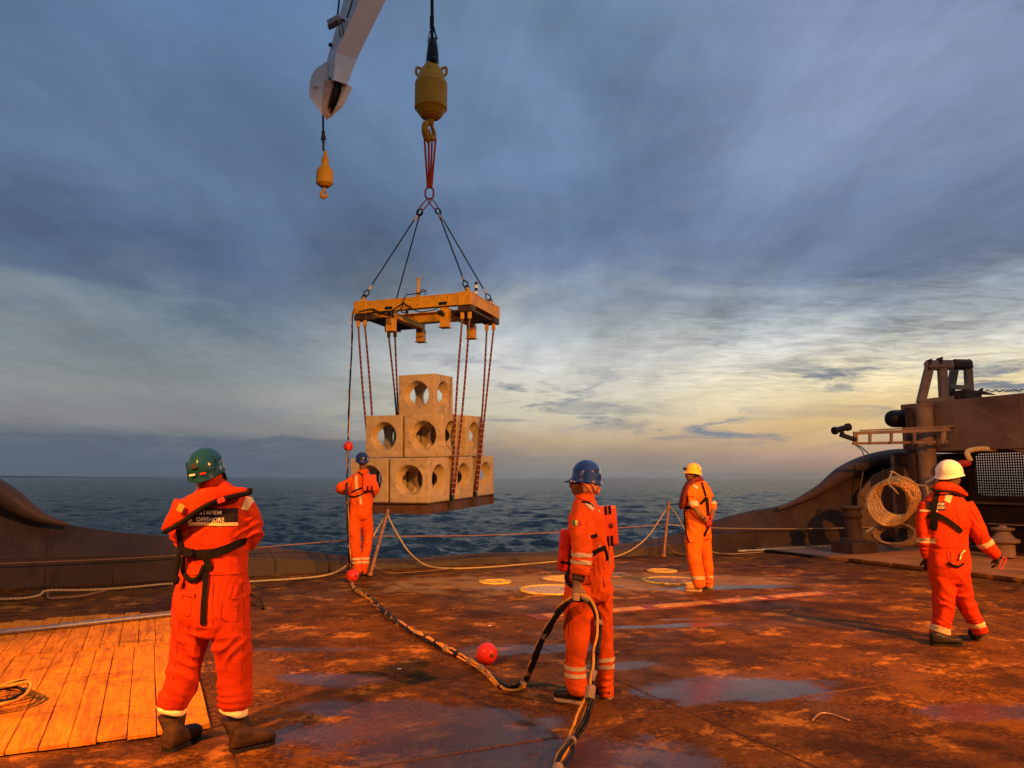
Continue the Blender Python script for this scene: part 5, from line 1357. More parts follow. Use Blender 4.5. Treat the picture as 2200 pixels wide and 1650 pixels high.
# printed back panel
p.patch('back_panel', 393, 490, 1095, 1124, M_PATCHK, -.5, 0, .006)
p.patch('back_stripe', 393, 490, 1125, 1132, M_PATCHW, -.5, 0, .006)
text_on(p, 'STAPEM', 430, 1105.5, 8, M_WHITEP, width=46, bold=.015)
text_on(p, 'OFFSHORE', 423, 1120.5, 8.6, M_WHITEP, width=59, bold=.015)
text_on(p, 'Sustainable services', 411, 1130.5, 4.4, M_PATCHK, width=53, off=.010)
text_on(p, 'S', 401, 1121, 13, M_WHITEP, width=13, bold=.05)
p.patch('shoulder_tape', 501, 515, 1072, 1098, M_BAND2, -.5, 0, .006, R(14))
# cuffs and boots
for (x, y, w_) in ((369, 1520, 33), (502, 1524, 31)):
    bm = BM(); limb(bm, [(x + 2, y - 4, w_ - 2, 0, .094), (x, y + 2, w_ , 0, .10), (x - 1, y + 5, w_ , 0, .10)], D1); me = eval_remesh(bm, .0085, 'turned_cuff', 1)
    folds(me, [], .004, 25, seed=int(x)); add('turned_cuff', me, fabric('cream_lining', (.80, .62, .28)), p.o, smooth=True)
def floorp(px, py): return G(px, py, 0.0)
boot(p, floorp(361, 1615), floorp(361, 1615) + Vector((.07, .26, 0)), p.J(369, 1535, .02), .082, M_BOOT, wd=.056, hgt=.13)
boot(p, floorp(500, 1616), floorp(500, 1616) + Vector((.19, .17, 0)), p.J(503, 1542, .02), .080, M_BOOT, wd=.056, hgt=.13)
# slung life vest
vest = p.puff([[(352, 1137, 6, -.13, .02), (366, 1122, 13, -.16, .030), (392, 1099, 19, -.185, .034), (430, 1074, 19, -.19, .034), (468, 1062, 16, -.165, .034), (505, 1056, 11, -.15, .032), (533, 1055, 6, -.12, .025)]], 'life_vest', M_HIVIS_R, .009, .004,
              [(380, 1112, -.2, 60, (1, 0, 1), 90, .006), (480, 1062, -.2, 60, (1, 0, .6), 80, .006)])
bm = BM(); tube(bm, spline([p.J(*q) for q in ((353, 1143, -.16), (375, 1132, -.20), (400, 1116, -.215), (432, 1093, -.22), (468, 1076, -.20), (505, 1066, -.185), (534, 1059, -.15), (537, 1052, -.13))], 6), .017, 8); add('edge_binding', bm, M_STRAP, vest, smooth=True)
bm = BM(); box(bm, p.J(475, 1075, -.24), (.022, .006, .016), Matrix.Rotation(R(-22), 3, 'Y'), .004); add('red_tag', bm, simple('red_tag', (.7, .05, .04), .5), vest)
bm = BM(); box(bm, p.J(388, 1092, -.25), (.020, .004, .024), Matrix.Rotation(R(25), 3, 'Y'), .004); add('reflector', bm, simple('vest_reflector', (.8, .30, .05), .4), vest)
# sewn seams
M_SEAM = fabric('dark_seam', (.20, .015, .003))
for q in ([(459, 1205), (458, 1250), (457, 1300), (457, 1345)], [(398, 1245), (392, 1290), (386, 1340), (380, 1400), (372, 1460)], [(520, 1245), (523, 1290), (525, 1340), (522, 1400), (518, 1470)], [(478, 1296), (477, 1330), (508, 1334), (512, 1296)], [(410, 1290), (408, 1322), (384, 1318)], [(505, 1100), (512, 1125), (516, 1150)]):
    p.tub(q, .9, 'seam', M_SEAM, n=5, off=.001)
# harness
p.strap([(384, 1136), (388, 1160), (394, 1180)], 15, 'shoulder_strap')
p.strap([(386, 1178), (410, 1187), (440, 1189), (470, 1184), (500, 1173), (527, 1159)], 17, 'waist_strap', off=.012)
p.strap([(447, 1192), (443, 1230), (439, 1280), (437, 1342)], 11, 'centre_strap', off=.012)
p.strap([(440, 1192), (446, 1205), (450, 1225)], 12, 'buckle_flap', off=.016)
p.tub([(396, 1196), (397, 1225), (410, 1245), (428, 1240), (441, 1215)], 5, 'loop_strap', M_STRAP, off=.014)
p.tub([(386, 1184, -.16), (382, 1205, -.17), (378, 1235, -.17), (377, 1248, -.17)], 5, 'hanging_tail', M_STRAP, free=True)
bm = BM(); sphere(bm, p.J(378, 1246, -.17), (.024, .02, .03), 12, 8); add('tail_knot', bm, M_STRAP, p.o, smooth=True)
bm = BM(); box(bm, p.J(404, 1188, -.16), (.035, .012, .026), None, .006); add('buckle', bm, M_STRAP, p.o)
p.tub([(538, 1278, 0), (553, 1282, -.02), (563, 1296, -.03), (566, 1308, -.03), (556, 1302, -.02), (541, 1300, 0)], 3.0, 'tool_loop', M_BLACK, free=True)
p.patch('pocket_flap', 478, 512, 1284, 1293, M_HIVIS_R, -.5, 0, .010, R(-6)); p.patch('pocket_flap', 374, 404, 1276, 1286, M_HIVIS_R, -.5, 0, .010, R(12)); p.patch('pocket_flap', 514, 534, 1345, 1362, M_HIVIS_R, -.5, 0, .010, R(-8))
p.patch('waist_band', 380, 540, 1229, 1240, M_HIVIS_R, -.5, 0, .006)
for sd_ in (0, 1): hand(p, p.J(478 - 12 * sd_, 1152, .34), (-1 if sd_ == 0 else 1, .2, 0), (0, 1, .2), 1, .7, 1, M_GLOVE)

# ------------------------------------------------------------------ 2: hose man in blue helmet
D2 = 5.96
p = Person(G(1262, 1506), D2, 'person in a blue helmet seen from the side, holding a bundled hose')
tors = [(1264, 1284, 40, 0, .13), (1264, 1268, 49, 0, .155), (1264, 1240, 49, 0, .16), (1268, 1212, 42, 0, .14), (1266, 1175, 41, 0, .15), (1262, 1135, 42, 0, .17), (1259, 1105, 36, 0, .175), (1257, 1086, 26, 0, .12), (1259, 1071, 18, 0, .075), (1261, 1060, 15, 0, .06)]
arml = [(1257, 1096, 25, -.09), (1254, 1112, 26, -.14), (1251, 1135, 25, -.18), (1249, 1162, 23, -.21), (1248, 1195, 22, -.24), (1246, 1222, 21, -.26), (1245, 1230, 20, -.26)]
armr = [(1286, 1103, 22, .12, .08), (1298, 1140, 18, .19), (1301, 1180, 16, .2), (1303, 1212, 15, .16), (1296, 1238, 14, .12)]
legl = [(1245, 1262, 31, -.07, .11), (1243, 1295, 34, -.08, .11), (1240, 1335, 28, -.09, .10), (1238, 1385, 24.5, -.09, .095), (1235, 1430, 22, -.09, .085), (1236, 1462, 22, -.09, .085), (1241, 1478, 22, -.09, .085), (1242, 1487, 20, -.09, .08)]
legr = [(1284, 1262, 30, .07, .11), (1286, 1295, 32, .08, .11), (1289, 1335, 26, .09, .10), (1295, 1385, 24, .10, .095), (1299, 1430, 22, .10, .085), (1299, 1462, 20, .10, .085), (1301, 1482, 18, .10, .08), (1302, 1493, 17, .10, .08)]
L2 = [tors, arml, armr, legl, legr]
zz = [(1240, 1470, 0, (50, 60, 32), (.2, 0, 1), 120, .011), (1298, 1475, 0, (50, 60, 32), (-.2, 0, 1), 120, .011), (1240, 1390, 0, (40, 60, 55), (.6, 0, 1), 60, .009), (1292, 1390, 0, (40, 60, 55), (-.6, 0, 1), 60, .009),
      (1282, 1214, 0, (60, 80, 26), (1, .3, .0), 150, .009), (1265, 1265, 0, (80, 80, 50), (1, 0, .25), 70, .010), (1250, 1160, -.2, (36, 80, 50), (-.55, 0, 1), 75, .006), (1248, 1205, -.2, (40, 80, 30), (.2, 0, 1), 110, .007), (1262, 1110, 0, (40, 90, 40), (1, 0, .6), 60, .005), (1262, 1310, 0, (60, 80, 40), (.7, 0, 1), 50, .010)]
p.cloth(L2, .0095, M_HIVIS, zz, .0050, 2)
hc = p.J(1253, 1034, 0); YL = R(90 + 8)
W, Rm = core(p, [tors[1:], arml, armr, legl, legr], None, hc, YL, .235, R(-4), M_SKIN)
blue = helmetmat('blue_helmet_shell', (0.010, 0.032, 0.16), 1.0)
hh, hw_ = helmet(p, p.J(1260, 1030, 0), R(92), R(4), blue, rx=.115, ry=.115, hz=.150, brim=.05, flange=.006)
bm = BM(); limb(bm, [(1246, 1032, 7, 0, .09), (1254, 1037, 10, 0, .10), (1266, 1043, 18, 0, .105), (1277, 1050, 14, 0, .08)], D2); limb(bm, [(1262, 1050, 12, 0, .07), (1272, 1060, 10, .0, .06)], D2)
limb(bm, [(1282, 1040, 4, 0, .02), (1284, 1052, 4, -.01, .02), (1283, 1062, 3, 0, .015)], D2)
me = eval_remesh(bm, .0075, 'head_scarf', 1); folds(me, [(tuple(p.J(1260, 1045, -.08)), .2, (.9, 0, .55), 160, .009)], .003, 30, seed=8)
m_, t = material('striped_scarf'); wv = t.noise(t.mapping(t.obj, rot=(0, R(35), 0), scale=(3, 3, 30)), 3, 5, .6, 1.0)
setb(t, col=t.mix(t.rng(wv, .44, .56), (.55, .12, .03, 1), (.65, .34, .16, 1)), rough=.8, normal=t.bump(wv, .6, .01)); add('head_scarf', me, m_, p.o, smooth=True)
bm = BM(); tube(bm, [p.J(1226, 1034, -.05), p.J(1232, 1034, -.08), p.J(1240, 1036, -.09)], .003, 6); box(bm, p.J(1227, 1034, -.05), (.006, .02, .008), None, .002); add('safety_glasses', bm, simple('clear_glasses', (.5, .45, .4), .1), p.o)
p.puff([[(1264, 1068, 19, .0, .08), (1258, 1078, 27, 0, .10)]], 'collar', M_HIVIS, .009, .002, [(1260, 1072, 0, 40, (.6, 0, 1), 90, .005)])
# bands
p.patch('sleeve_band', 1222, 1274, 1189, 1197, M_BAND2, -.6, .0, .005, R(2)); p.patch('sleeve_band', 1222, 1270, 1204, 1212, M_BAND2, -.6, .0, .005, R(4))
p.patch('leg_band', 1208, 1262, 1423, 1432, M_BAND2, -.4, .35, .005, R(3)); p.patch('leg_band', 1208, 1262, 1439, 1447, M_BAND2, -.4, .35, .005, R(3))
p.patch('leg_band', 1268, 1328, 1416, 1424, M_BAND2, -.4, .4, .005, R(-2)); p.patch('leg_band', 1268, 1328, 1431, 1440, M_BAND2, -.4, .4, .005, R(-2))
p.patch('shoulder_tape', 1258, 1278, 1080, 1092, M_BAND2, -.3, -.02, .005, R(40)); p.patch('back_tape', 1268, 1282, 1094, 1176, M_BAND2, -.14, .3, .005)
p.patch('side_tape', 1304, 1311, 1172, 1210, M_BAND2, -.3, .4, .005)
for i, c_ in enumerate(((.05, .20, .04), (.75, .50, .05), (.5, .03, .02))): p.patch('flag_stripe', 1233 + i * 5.3, 1238.3 + i * 5.3, 1120, 1130, simple('flag_%d' % i, c_, .6), -.6, 0, .006)
bm = BM(); c, n_ = p.front(1241, 1125, .009); pts = [c + Vector((math.sin(k * math.pi / 5) * (.005 if k % 2 == 0 else .002), 0, math.cos(k * math.pi / 5) * (.005 if k % 2 == 0 else .002))) for k in range(10)]
prism(bm, pts, Vector((0, -.002, 0))); fixn(bm); add('flag_star', bm, simple('green_star', (.02, .2, .04), .6), p.o)
for q in ([(1257, 1215), (1270, 1255), (1280, 1300), (1277, 1340)], [(1226, 1250), (1222, 1300), (1221, 1360), (1219, 1420)], [(1296, 1240), (1300, 1262), (1314, 1264)]):
    p.tub(q, .9, 'seam', M_SEAM, n=5, off=.001)
for y_ in (1212, 1222): p.tub([(1256, y_), (1275, y_ + 1), (1300, y_ - 1)], 1.0, 'waist_seam', M_SEAM, n=5, off=.001)
# flotation packs
def pack(pr, c, yaw, h, mat, name, straps=True, bev=.02, roll=0.0):
    B = Matrix.Rotation(yaw, 3, 'Z') @ Matrix.Rotation(roll, 3, 'Y')
    bm = BM(); box(bm, c, h, B, bev, 4); fixn(bm)
    pk = add(name, bm, mat, pr.o, smooth=True)
    if straps:
        for sx in (-.35, .12):
            for z0, z1 in ((.58, 1.02), (-1.02, -.50)):
                bm = BM(); box(bm, c + B @ Vector((h[0] * sx, -h[1] - .003, h[2] * (z0 + z1) / 2)), (.009, .005, h[2] * (z1 - z0) / 2), B, .002); add('lacing_strap', bm, M_STRAP, pk)
    return pk, B
M_PLAS = simple('red_orange_plastic', (.60, .055, .006), .4, var=.08, scale=4, bump=.03, coat=.3)
pk, B = pack(p, p.J(1303, 1129, .02), R(22), (.072, .052, .150), M_PLAS, 'flotation_pack', roll=R(-4))
bm = BM(); sphere(bm, p.J(1303, 1129, .02) + B @ Vector((.01, -.050, 0)), (.022, .012, .022), 14, 8, B); fixn(bm); add('grommet', bm, simple('dark_red_hole', (.12, .01, .01), .5), pk, smooth=True)
pk, B = pack(p, p.J(1212, 1181, .02), R(0), (.040, .09, .158), simple('red_plastic', (.50, .022, .006), .4, coat=.15, bump=.03), 'chest_box', False, .030, R(5))
bm = BM(); box(bm, p.J(1215, 1206, .02) + Vector((0, 0, 0)), (.045, .096, .009), Matrix.Rotation(R(5), 3, 'Y'), .002); add('box_strap', bm, M_STRAP, pk)
bm = BM(); tube(bm, spline([p.J(*q) for q in ((1222, 1150, -.02), (1226, 1190, -.04), (1222, 1225, -.06), (1216, 1240, -.1), (1222, 1255, -.22), (1232, 1262, -.28))], 6), .014, 8); add('dark_strap', bm, M_STRAP, p.o, smooth=True)
bm = BM(); box(bm, p.J(1226, 1180, .0), (.012, .06, .12), None, .004); add('chest_pad', bm, M_STRAP, p.o)
p.strap([(1250, 1080), (1262, 1080), (1275, 1090)], 5, 'shoulder_strap'); p.strap([(1270, 1154), (1282, 1149)], 7, 'side_strap')
p.strap([(1272, 1190), (1285, 1182), (1298, 1176)], 9, 'waist_strap', off=.012); p.tub([(1297, 1176), (1302, 1190), (1303, 1204)], 2.5, 'tail_strap', M_STRAP)
# hand and forearm gear
bm = BM(); limb(bm, [(1243, 1226, 17, -.26), (1243, 1236, 15, -.26), (1241, 1248, 14, -.27)], D2); me = eval_remesh(bm, .006, 'glove_gauntlet', 1); add('glove_gauntlet', me, simple('dark_leather', (.05, .03, .02), .4), p.o, smooth=True)
HW = p.J(1240, 1256, -.28)
hand(p, HW, (.05, -.1, -1), (0.15, -1, .1), -1, .95, 1.12, M_GLOVET, thumbout=.5)
bm = BM(); box(bm, p.J(1238, 1262, -.315), (.022, .004, .006), None, .002); box(bm, p.J(1238, 1262, -.315), (.02, .004, .006), None, .002); bm.free()
for sx in (-1, 0, 1):
    bm = BM(); box(bm, p.J(1238 + sx * 4.2, 1277, -.305), (.006, .004, .004), None, .001); add('knuckle_guard', bm, M_PATCHW, p.o)
bm = BM(); box(bm, p.J(1238, 1286, -.31), (.024, .006, .017), Matrix.Rotation(R(8), 3, 'Y'), .004); add('glove_tab', bm, simple('tan_patch', (.42, .26, .12), .6), p.o)
hand(p, p.J(1293, 1240, .1), (-.3, .4, -1), (1, 0, 0), 1, .6, 1, M_GLOVE)
boot(p, floorp(1250, 1511), floorp(1193, 1502), p.J(1243, 1488, -.09), .066, M_BOOTD, M_SOLEP, wd=.047, hgt=.095)
boot(p, floorp(1314, 1503) + Vector((0, .03, 0)), floorp(1272, 1496) + Vector((0, .03, 0)), p.J(1303, 1490, .10), .060, M_BOOTD, M_SOLEP, wd=.047, hgt=.085)
BAND_P2 = p

# ------------------------------------------------------------------ 3: man at the stern edge
D3 = G(780, 1240).y
p = Person(G(780, 1242), D3, 'man in a blue helmet at the stern edge, just before the hanging blocks')
tors = [(775, 1114, 17, 0, .12), (775, 1103, 23, 0, .145), (775, 1088, 23.5, 0, .13), (776, 1070, 26, 0, .14), (777, 1050, 29, 0, .15), (779, 1034, 27, 0, .14), (779, 1022, 19, 0, .12), (779, 1014, 11, 0, .08), (779, 1009, 8, 0, .06)]
arml = [(760, 1030, 10, 0), (748, 1038, 9, -.05), (733, 1046, 9, -.08), (729, 1050, 8.5, -.02), (738, 1055, 8, .12), (748, 1060, 7, .22)]
armr = [(798, 1030, 10, 0), (805, 1044, 8.5, 0), (806, 1057, 8, .05), (798, 1063, 7, .2), (786, 1062, 6.5, .3)]
legl = [(765, 1100, 13, -.01, .12), (763, 1120, 13.5, -.03, .11), (762, 1145, 12.5, -.05, .10), (764, 1175, 11, -.05, .09), (767, 1205, 10, -.05, .085), (770, 1222, 8.5, -.03, .08), (772, 1229, 8, 0, .075)]
legr = [(786, 1100, 12.5, .02, .12), (788, 1120, 12, .06, .11), (790, 1145, 10.5, .10, .09), (788, 1175, 9.5, .11, .085), (783, 1205, 10, .06, .09), (781, 1222, 8, .07, .08), (780, 1231, 7, .08, .07)]
zz = [(775, 1092, 0, (32, 60, 9), (1, 0, 0), 90, .013), (768, 1215, 0, (20, 40, 16), (.2, 0, 1), 90, .014), (766, 1160, 0, (25, 40, 30), (1, 0, .35), 50, .014), (788, 1160, 0, (20, 40, 30), (1, 0, -.35), 50, .014), (740, 1046, 0, (20, 40, 14), (1, 0, .3), 70, .013), (778, 1060, 0, (30, 50, 25), (.4, 0, 1), 45, .010)]
p.cloth([tors, arml, armr, legl, legr], .015, M_HIVIS, zz, .006, 3)
core(p, [tors[1:], arml, armr, legl, legr], None, p.J(779, 990, 0), R(10), .25, R(10), M_SKIN, .013)
blue3 = helmetmat('violet_blue_helmet_shell', (0.009, 0.017, 0.10))
helmet(p, p.J(778, 988, 0), R(10), R(8), blue3, rx=.112, ry=.14, hz=.132, brim=.04)
p.puff([[(778, 1011, 11, 0, .08), (780, 1017, 15, 0, .1)]], 'collar', M_HIVIS, .014)
p.patch('back_tape', 760, 766, 1022, 1056, M_BAND2, -.5, 0, .006, R(-6)); p.patch('side_tape', 769, 775, 1062, 1084, M_BAND2, -.5, 0, .006, R(-8))
for y in (1199, 1206.5): p.patch('leg_band', 752, 779, y - 2.2, y + 2.2, M_BAND2, -.4, .4, .006); p.patch('leg_band', 779.2, 800, y - 1.2, y + 3, M_BAND2, -.4, .4, .006)
pk, B = pack(p, p.J(794, 1037, -.17), R(10), (.11, .045, .135), M_PLAS, 'flotation_pack', False, .03)
for q in ([(770, 1015), (779, 1021), (788, 1028)], [(800, 1027), (806, 1020)], [(755, 1058), (768, 1052), (779, 1048)]): p.strap(q, 3.6, 'harness_strap')
p.strap([(744, 1062), (758, 1067), (775, 1063), (790, 1055), (800, 1053)], 3, 'waist_strap', off=.02)
for x in (790, 799):
    bm = BM(); box(bm, p.J(x, 1050, -.235), (.012, .008, .05), None, .003); add('lacing_strap', bm, M_STRAP, pk)
p.tub([(800, 1055, -.2), (802, 1064, -.2), (804, 1070, -.2)], 2, 'tail_strap', M_STRAP, free=True)
hand(p, p.J(748, 1060, .24), (.3, .6, .2), (-1, 0, .3), 1, .9, 1.05, M_GLOVER, vox=.008)
hand(p, p.J(784, 1062, .32), (-1, .3, 0), (0, 0, 1), -1, .8, 1.05, M_GLOVE, vox=.008)
boot(p, floorp(772, 1241), floorp(772, 1241) + Vector((-.03, .27, 0)), p.J(773, 1226, 0), .075, M_BOOTD, wd=.05, hgt=.11, voxel=.010)
boot(p, floorp(779, 1238), floorp(779, 1238) + Vector((.06, .27, 0)), p.J(780, 1229, .06), .07, M_BOOTD, wd=.05, hgt=.11, voxel=.010)
P3 = p

# ------------------------------------------------------------------ 4: man in yellow helmet
D4 = G(1500, 1268).y
p = Person(G(1500, 1268), D4, 'man in a yellow helmet with hands clasped behind his back near the second stanchion')
tors = [(1501, 1158, 20, 0, .12), (1500, 1144, 25, 0, .15), (1499, 1130, 26, 0, .16), (1498, 1105, 26, 0, .15), (1498, 1080, 29, 0, .17), (1497, 1058, 30, 0, .18), (1496, 1043, 24, 0, .16), (1494, 1034, 15, 0, .10), (1492, 1027, 10, 0, .07)]
arml = [(1487, 1050, 11, -.12, .09), (1487, 1066, 10, -.18), (1490, 1082, 9.5, -.22), (1493, 1092, 8.5, -.24)]
fore = [(1493, 1088, 7, -.25), (1502, 1103, 6.2, -.25), (1513, 1115, 5, -.22), (1519, 1121, 4.5, -.20)]
armr = [(1514, 1050, 11, .12, .08), (1524, 1066, 10, .16), (1530, 1084, 8.5, .16), (1531, 1095, 7.5, .14)]
fore2 = [(1531, 1092, 5.5, .14), (1530, 1108, 5, .06), (1526, 1120, 4, .0)]
legl = [(1491, 1138, 17, -.05, .12), (1490, 1160, 19, -.06, .11), (1491, 1190, 17, -.08, .11), (1496, 1220, 15, -.08, .10), (1501, 1245, 14, -.08, .09), (1503, 1260, 12.5, -.08, .085)]
legr = [(1510, 1138, 16, .06, .12), (1512, 1160, 16, .07, .11), (1516, 1190, 13.5, .08, .11), (1519, 1220, 12, .09, .10), (1522, 1245, 10.5, .09, .09), (1523, 1258, 9.5, .09, .08)]
zz = [(1501, 1250, 0, (25, 40, 16), (.2, 0, 1), 90, .013), (1522, 1250, 0, (20, 40, 14), (.2, 0, 1), 90, .012), (1498, 1120, 0, (30, 60, 30), (.4, 0, 1), 45, .009), (1488, 1075, -.2, (20, 40, 20), (.3, 0, 1), 70, .010), (1505, 1165, 0, (35, 60, 25), (1, 0, 1), 45, .011), (1490, 1200, 0, (25, 40, 30), (1, 0, .4), 45, .009)]
p.cloth([tors, arml, armr, legl, legr], .014, M_HIVIS_LIT, zz, .005, 4)
core(p, [tors[1:], arml, armr, legl, legr], None, p.J(1487, 1017, 0), R(78), .235, R(-2), simple('brown_skin2', (.17, .075, .035), .5), .012, bare=(fore, fore2))
yel = helmetmat('yellow_helmet_shell', (0.85, 0.40, 0.015))
hh, hw_ = helmet(p, p.J(1490, 1014, 0), R(80), R(6), yel, rx=.112, ry=.115, hz=.135, brim=.035)
bm = BM(); sphere(bm, p.J(1471, 1007, -.02), (.028, .024, .024), 10, 8); add('head_torch', bm, M_BLACK, hh, smooth=True)
p.puff([[(1482, 1016, 5, 0, .075), (1492, 1018, 9, 0, .085), (1502, 1020, 5, 0, .06)]], 'hair', M_HAIR, .009)
lv = p.puff([[(1508, 1030, 5, .0, .10), (1496, 1030, 7, .0, .14), (1484, 1035, 6, -.03, .13), (1475, 1048, 6, -.05, .12), (1470, 1066, 7, -.05, .11), (1466, 1085, 6.5, -.03, .10), (1465, 1092, 5, -.03, .09)]], 'life_vest', simple('dark_red_vest', (.13, .018, .014), .6), .012)
p.strap([(1463, 1091), (1474, 1091), (1484, 1089)], 6, 'chest_strap'); p.strap([(1505, 1082), (1512, 1074), (1517, 1068)], 6, 'back_strap', off=.015); p.strap([(1507, 1037), (1511, 1050), (1516, 1066)], 4, 'shoulder_strap', off=.015)
p.strap([(1517, 1068), (1519, 1085), (1520, 1108)], 6, 'tail_strap', off=.02); p.tub([(1468, 1095), (1470, 1125), (1476, 1150), (1481, 1166)], 1.8, 'front_cord', M_STRAP)
p.strap([(1521, 1132), (1516, 1142), (1512, 1152)], 5, 'leg_strap', off=.015)
p.patch('sleeve_band', 1474, 1504, 1077, 1087, M_BAND2, -.6, -.12, .006); p.patch('sleeve_band', 1520, 1545, 1074, 1082, M_BAND2, 0, .5, .006)
p.patch('shoulder_tape', 1487, 1503, 1041, 1047, M_BAND2, -.6, .1, .006, R(40))
p.patch('leg_band', 1482, 1515.5, 1239, 1246, M_BAND2, -.4, -.0, .006); p.patch('leg_band', 1514.8, 1536, 1233, 1240, M_BAND2, .0, .4, .006)
hand(p, p.J(1519, 1119, -.20), (.6, .3, -.6), (.2, -1, 0), 1, .7, 1.0, M_GLOVER, vox=.008); hand(p, p.J(1528, 1112, -.12), (-.3, -.3, -1), (1, 0, 0), 1, .9, 1.1, M_GLOVER, vox=.008)
bm = BM(); lathe(bm, p.J(1512, 1114, -.22), [(.030, -.012), (.036, -.012), (.036, .012), (.030, .012)], 14, basis_along((-1, 0, 1)) @ Matrix(((0, 0, 1), (1, 0, 0), (0, 1, 0)))); fixn(bm); add('wrist_watch', bm, M_BLACK, p.o)
p.patch('pocket_flap', 1478, 1496, 1164, 1167, M_HIVIS_LIT, -.6, 0, .012)
boot(p, floorp(1506, 1270), floorp(1472, 1269), p.J(1502, 1256, -.08), .085, M_BOOTT, M_SOLEP, wd=.05, hgt=.12, voxel=.010)
boot(p, floorp(1529, 1262), floorp(1500, 1260), p.J(1522, 1254, .09), .07, M_BOOTT, M_SOLEP, wd=.05, hgt=.10, voxel=.010)

# ------------------------------------------------------------------ 5: man in white helmet walking right
D5 = G(2035, 1384).y
p = Person(G(2045, 1384), D5, 'man in a white helmet walking right with one arm swung out')
tors = [(2040, 1252, 30, 0, .13), (2040, 1230, 40, 0, .15), (2038, 1205, 42, 0, .15), (2036, 1175, 40, 0, .14), (2034, 1145, 42, 0, .14), (2033, 1110, 48, 0, .15), (2032, 1085, 48, 0, .14), (2033, 1068, 36, 0, .12), (2034, 1055, 24, 0, .09), (2036, 1044, 16, 0, .07)]
arml = [(1994, 1088, 18, 0), (1985, 1110, 16, 0), (1984, 1140, 14.5, 0), (1987, 1165, 13.5, .02), (1991, 1188, 12, .04), (1993, 1196, 11, .05)]
armr = [(2070, 1084, 20, 0), (2086, 1110, 18.5, -.02), (2100, 1140, 17, -.03), (2114, 1166, 15.5, -.02), (2132, 1186, 13.5, .0), (2143, 1194, 11.5, .0)]
legl = [(2026, 1240, 25, 0, .12), (2028, 1280, 20.5, 0, .11), (2029, 1310, 17.5, -.02, .095), (2023, 1340, 17, 0, .09), (2019, 1360, 19, .02, .09), (2021, 1370, 18, .02, .085)]
legr = [(2058, 1240, 24, 0, .12), (2067, 1275, 18.5, .02, .105), (2079, 1305, 16, .03, .09), (2092, 1332, 14.5, .05, .08), (2104, 1351, 14.5, .06, .08), (2108, 1359, 14, .06, .075)]
zz = [(2022, 1350, 0, (35, 60, 26), (.3, 0, 1), 100, .012), (2096, 1345, 0, (35, 60, 26), (-.8, 0, 1), 100, .012), (2030, 1300, 0, (35, 60, 40), (.9, 0, 1), 55, .012), (2072, 1290, 0, (30, 60, 40), (-.6, 0, 1), 55, .012), (2038, 1190, 0, (60, 80, 30), (1, 0, .2), 60, .008),
      (2128, 1180, 0, (30, 60, 26), (1, 0, -.8), 110, .010), (2104, 1140, 0, (30, 60, 35), (1, 0, -1), 55, .010), (2075, 1110, 0, (30, 60, 40), (1, 0, .4), 60, .010), (1988, 1170, 0, (25, 60, 30), (.2, 0, 1), 90, .010), (2045, 1245, 0, (60, 80, 40), (1, 0, 1), 50, .012), (2060, 1150, 0, (30, 60, 40), (1, 0, .2), 60, .010)]
p.cloth([tors, arml, armr, legl, legr], .011, M_HIVIS_R, zz, .0055, 5)
core(p, [tors[1:], arml, armr, legl, legr], None, p.J(2042, 1016, 0), R(-38), .235, R(0), M_SKINL, .0095)
wht = helmetmat('white_helmet_shell', (0.80, 0.66, 0.50), .4)
helmet(p, p.J(2040, 1018, 0), R(-55), R(6), wht, rx=.125, ry=.138, hz=.145, brim=.04, vents=False)
p.puff([[(2026, 1026, 10, -.03, .06), (2040, 1030, 18, -.02, .085), (2050, 1028, 12, 0, .07)]], 'hair', simple('short_brown_hair', (.10, .05, .03), .8, var=.3, scale=90, bump=.6), .009)
lv = p.puff([[(2006, 1050, 6, -.02, .05), (2018, 1046, 10, -.06, .06), (2038, 1046, 11, -.08, .06), (2056, 1053, 9, -.06, .06), (2070, 1062, 5, .0, .05)]], 'life_vest', M_HIVIS_R, .010)
bm = BM(); tube(bm, spline([p.J(*q) for q in ((1999, 1049, -.08), (2015, 1055, -.13), (2036, 1056, -.15), (2056, 1063, -.12), (2070, 1070, -.06), (2084, 1090, .02), (2092, 1112, .08))], 6), .012, 8); add('edge_binding', bm, M_STRAP, lv, smooth=True)
p.patch('back_panel', 1991, 2001, 1076, 1095, M_WHITEP, -.5, -.03, .005); p.patch('back_panel', 2001.2, 2031, 1078, 1096, M_PATCHK, -.5, .2, .005); p.patch('back_stripe', 1996, 2031, 1097, 1101, M_PATCHW, -.5, -.03, .005)
text_on(p, 'S', 1989.5, 1093.5, 15, M_PATCHK, width=10, bold=.06, off=.009); text_on(p, 'STAPEM', 2004, 1086, 5.5, M_WHITEP, width=24, bold=.01); text_on(p, 'OFFSHORE', 2004, 1093.5, 5.5, M_WHITEP, width=25, bold=.01)
p.patch('shoulder_tape', 2040, 2052, 1062, 1080, M_BAND2, -.5, .1, .006, R(30))
p.strap([(2014, 1060), (2009, 1080), (2005, 1103)], 10, 'back_strap', off=.010); p.strap([(2002, 1102), (2022, 1110), (2045, 1125), (2064, 1142)], 10, 'waist_strap', off=.014)
p.strap([(2002, 1106), (1994, 1112)], 9, 'side_strap', off=.014); p.strap([(2005, 1104), (2007, 1122), (2006, 1138)], 15, 'strap_tail', off=.016, thick=.01)
p.patch('sleeve_band', 1966, 2000, 1155, 1166, M_BAND2, -.4, .4, .005); p.patch('sleeve_band', 2096, 2131, 1162, 1173, M_BAND2, -.4, .4, .005, R(-28))
p.patch('leg_band', 1995, 2046, 1346, 1358, M_BAND2, -.4, .4, .005, R(16)); p.patch('leg_band', 2078, 2116, 1340, 1350, M_BAND2, -.4, .4, .005, R(-12))
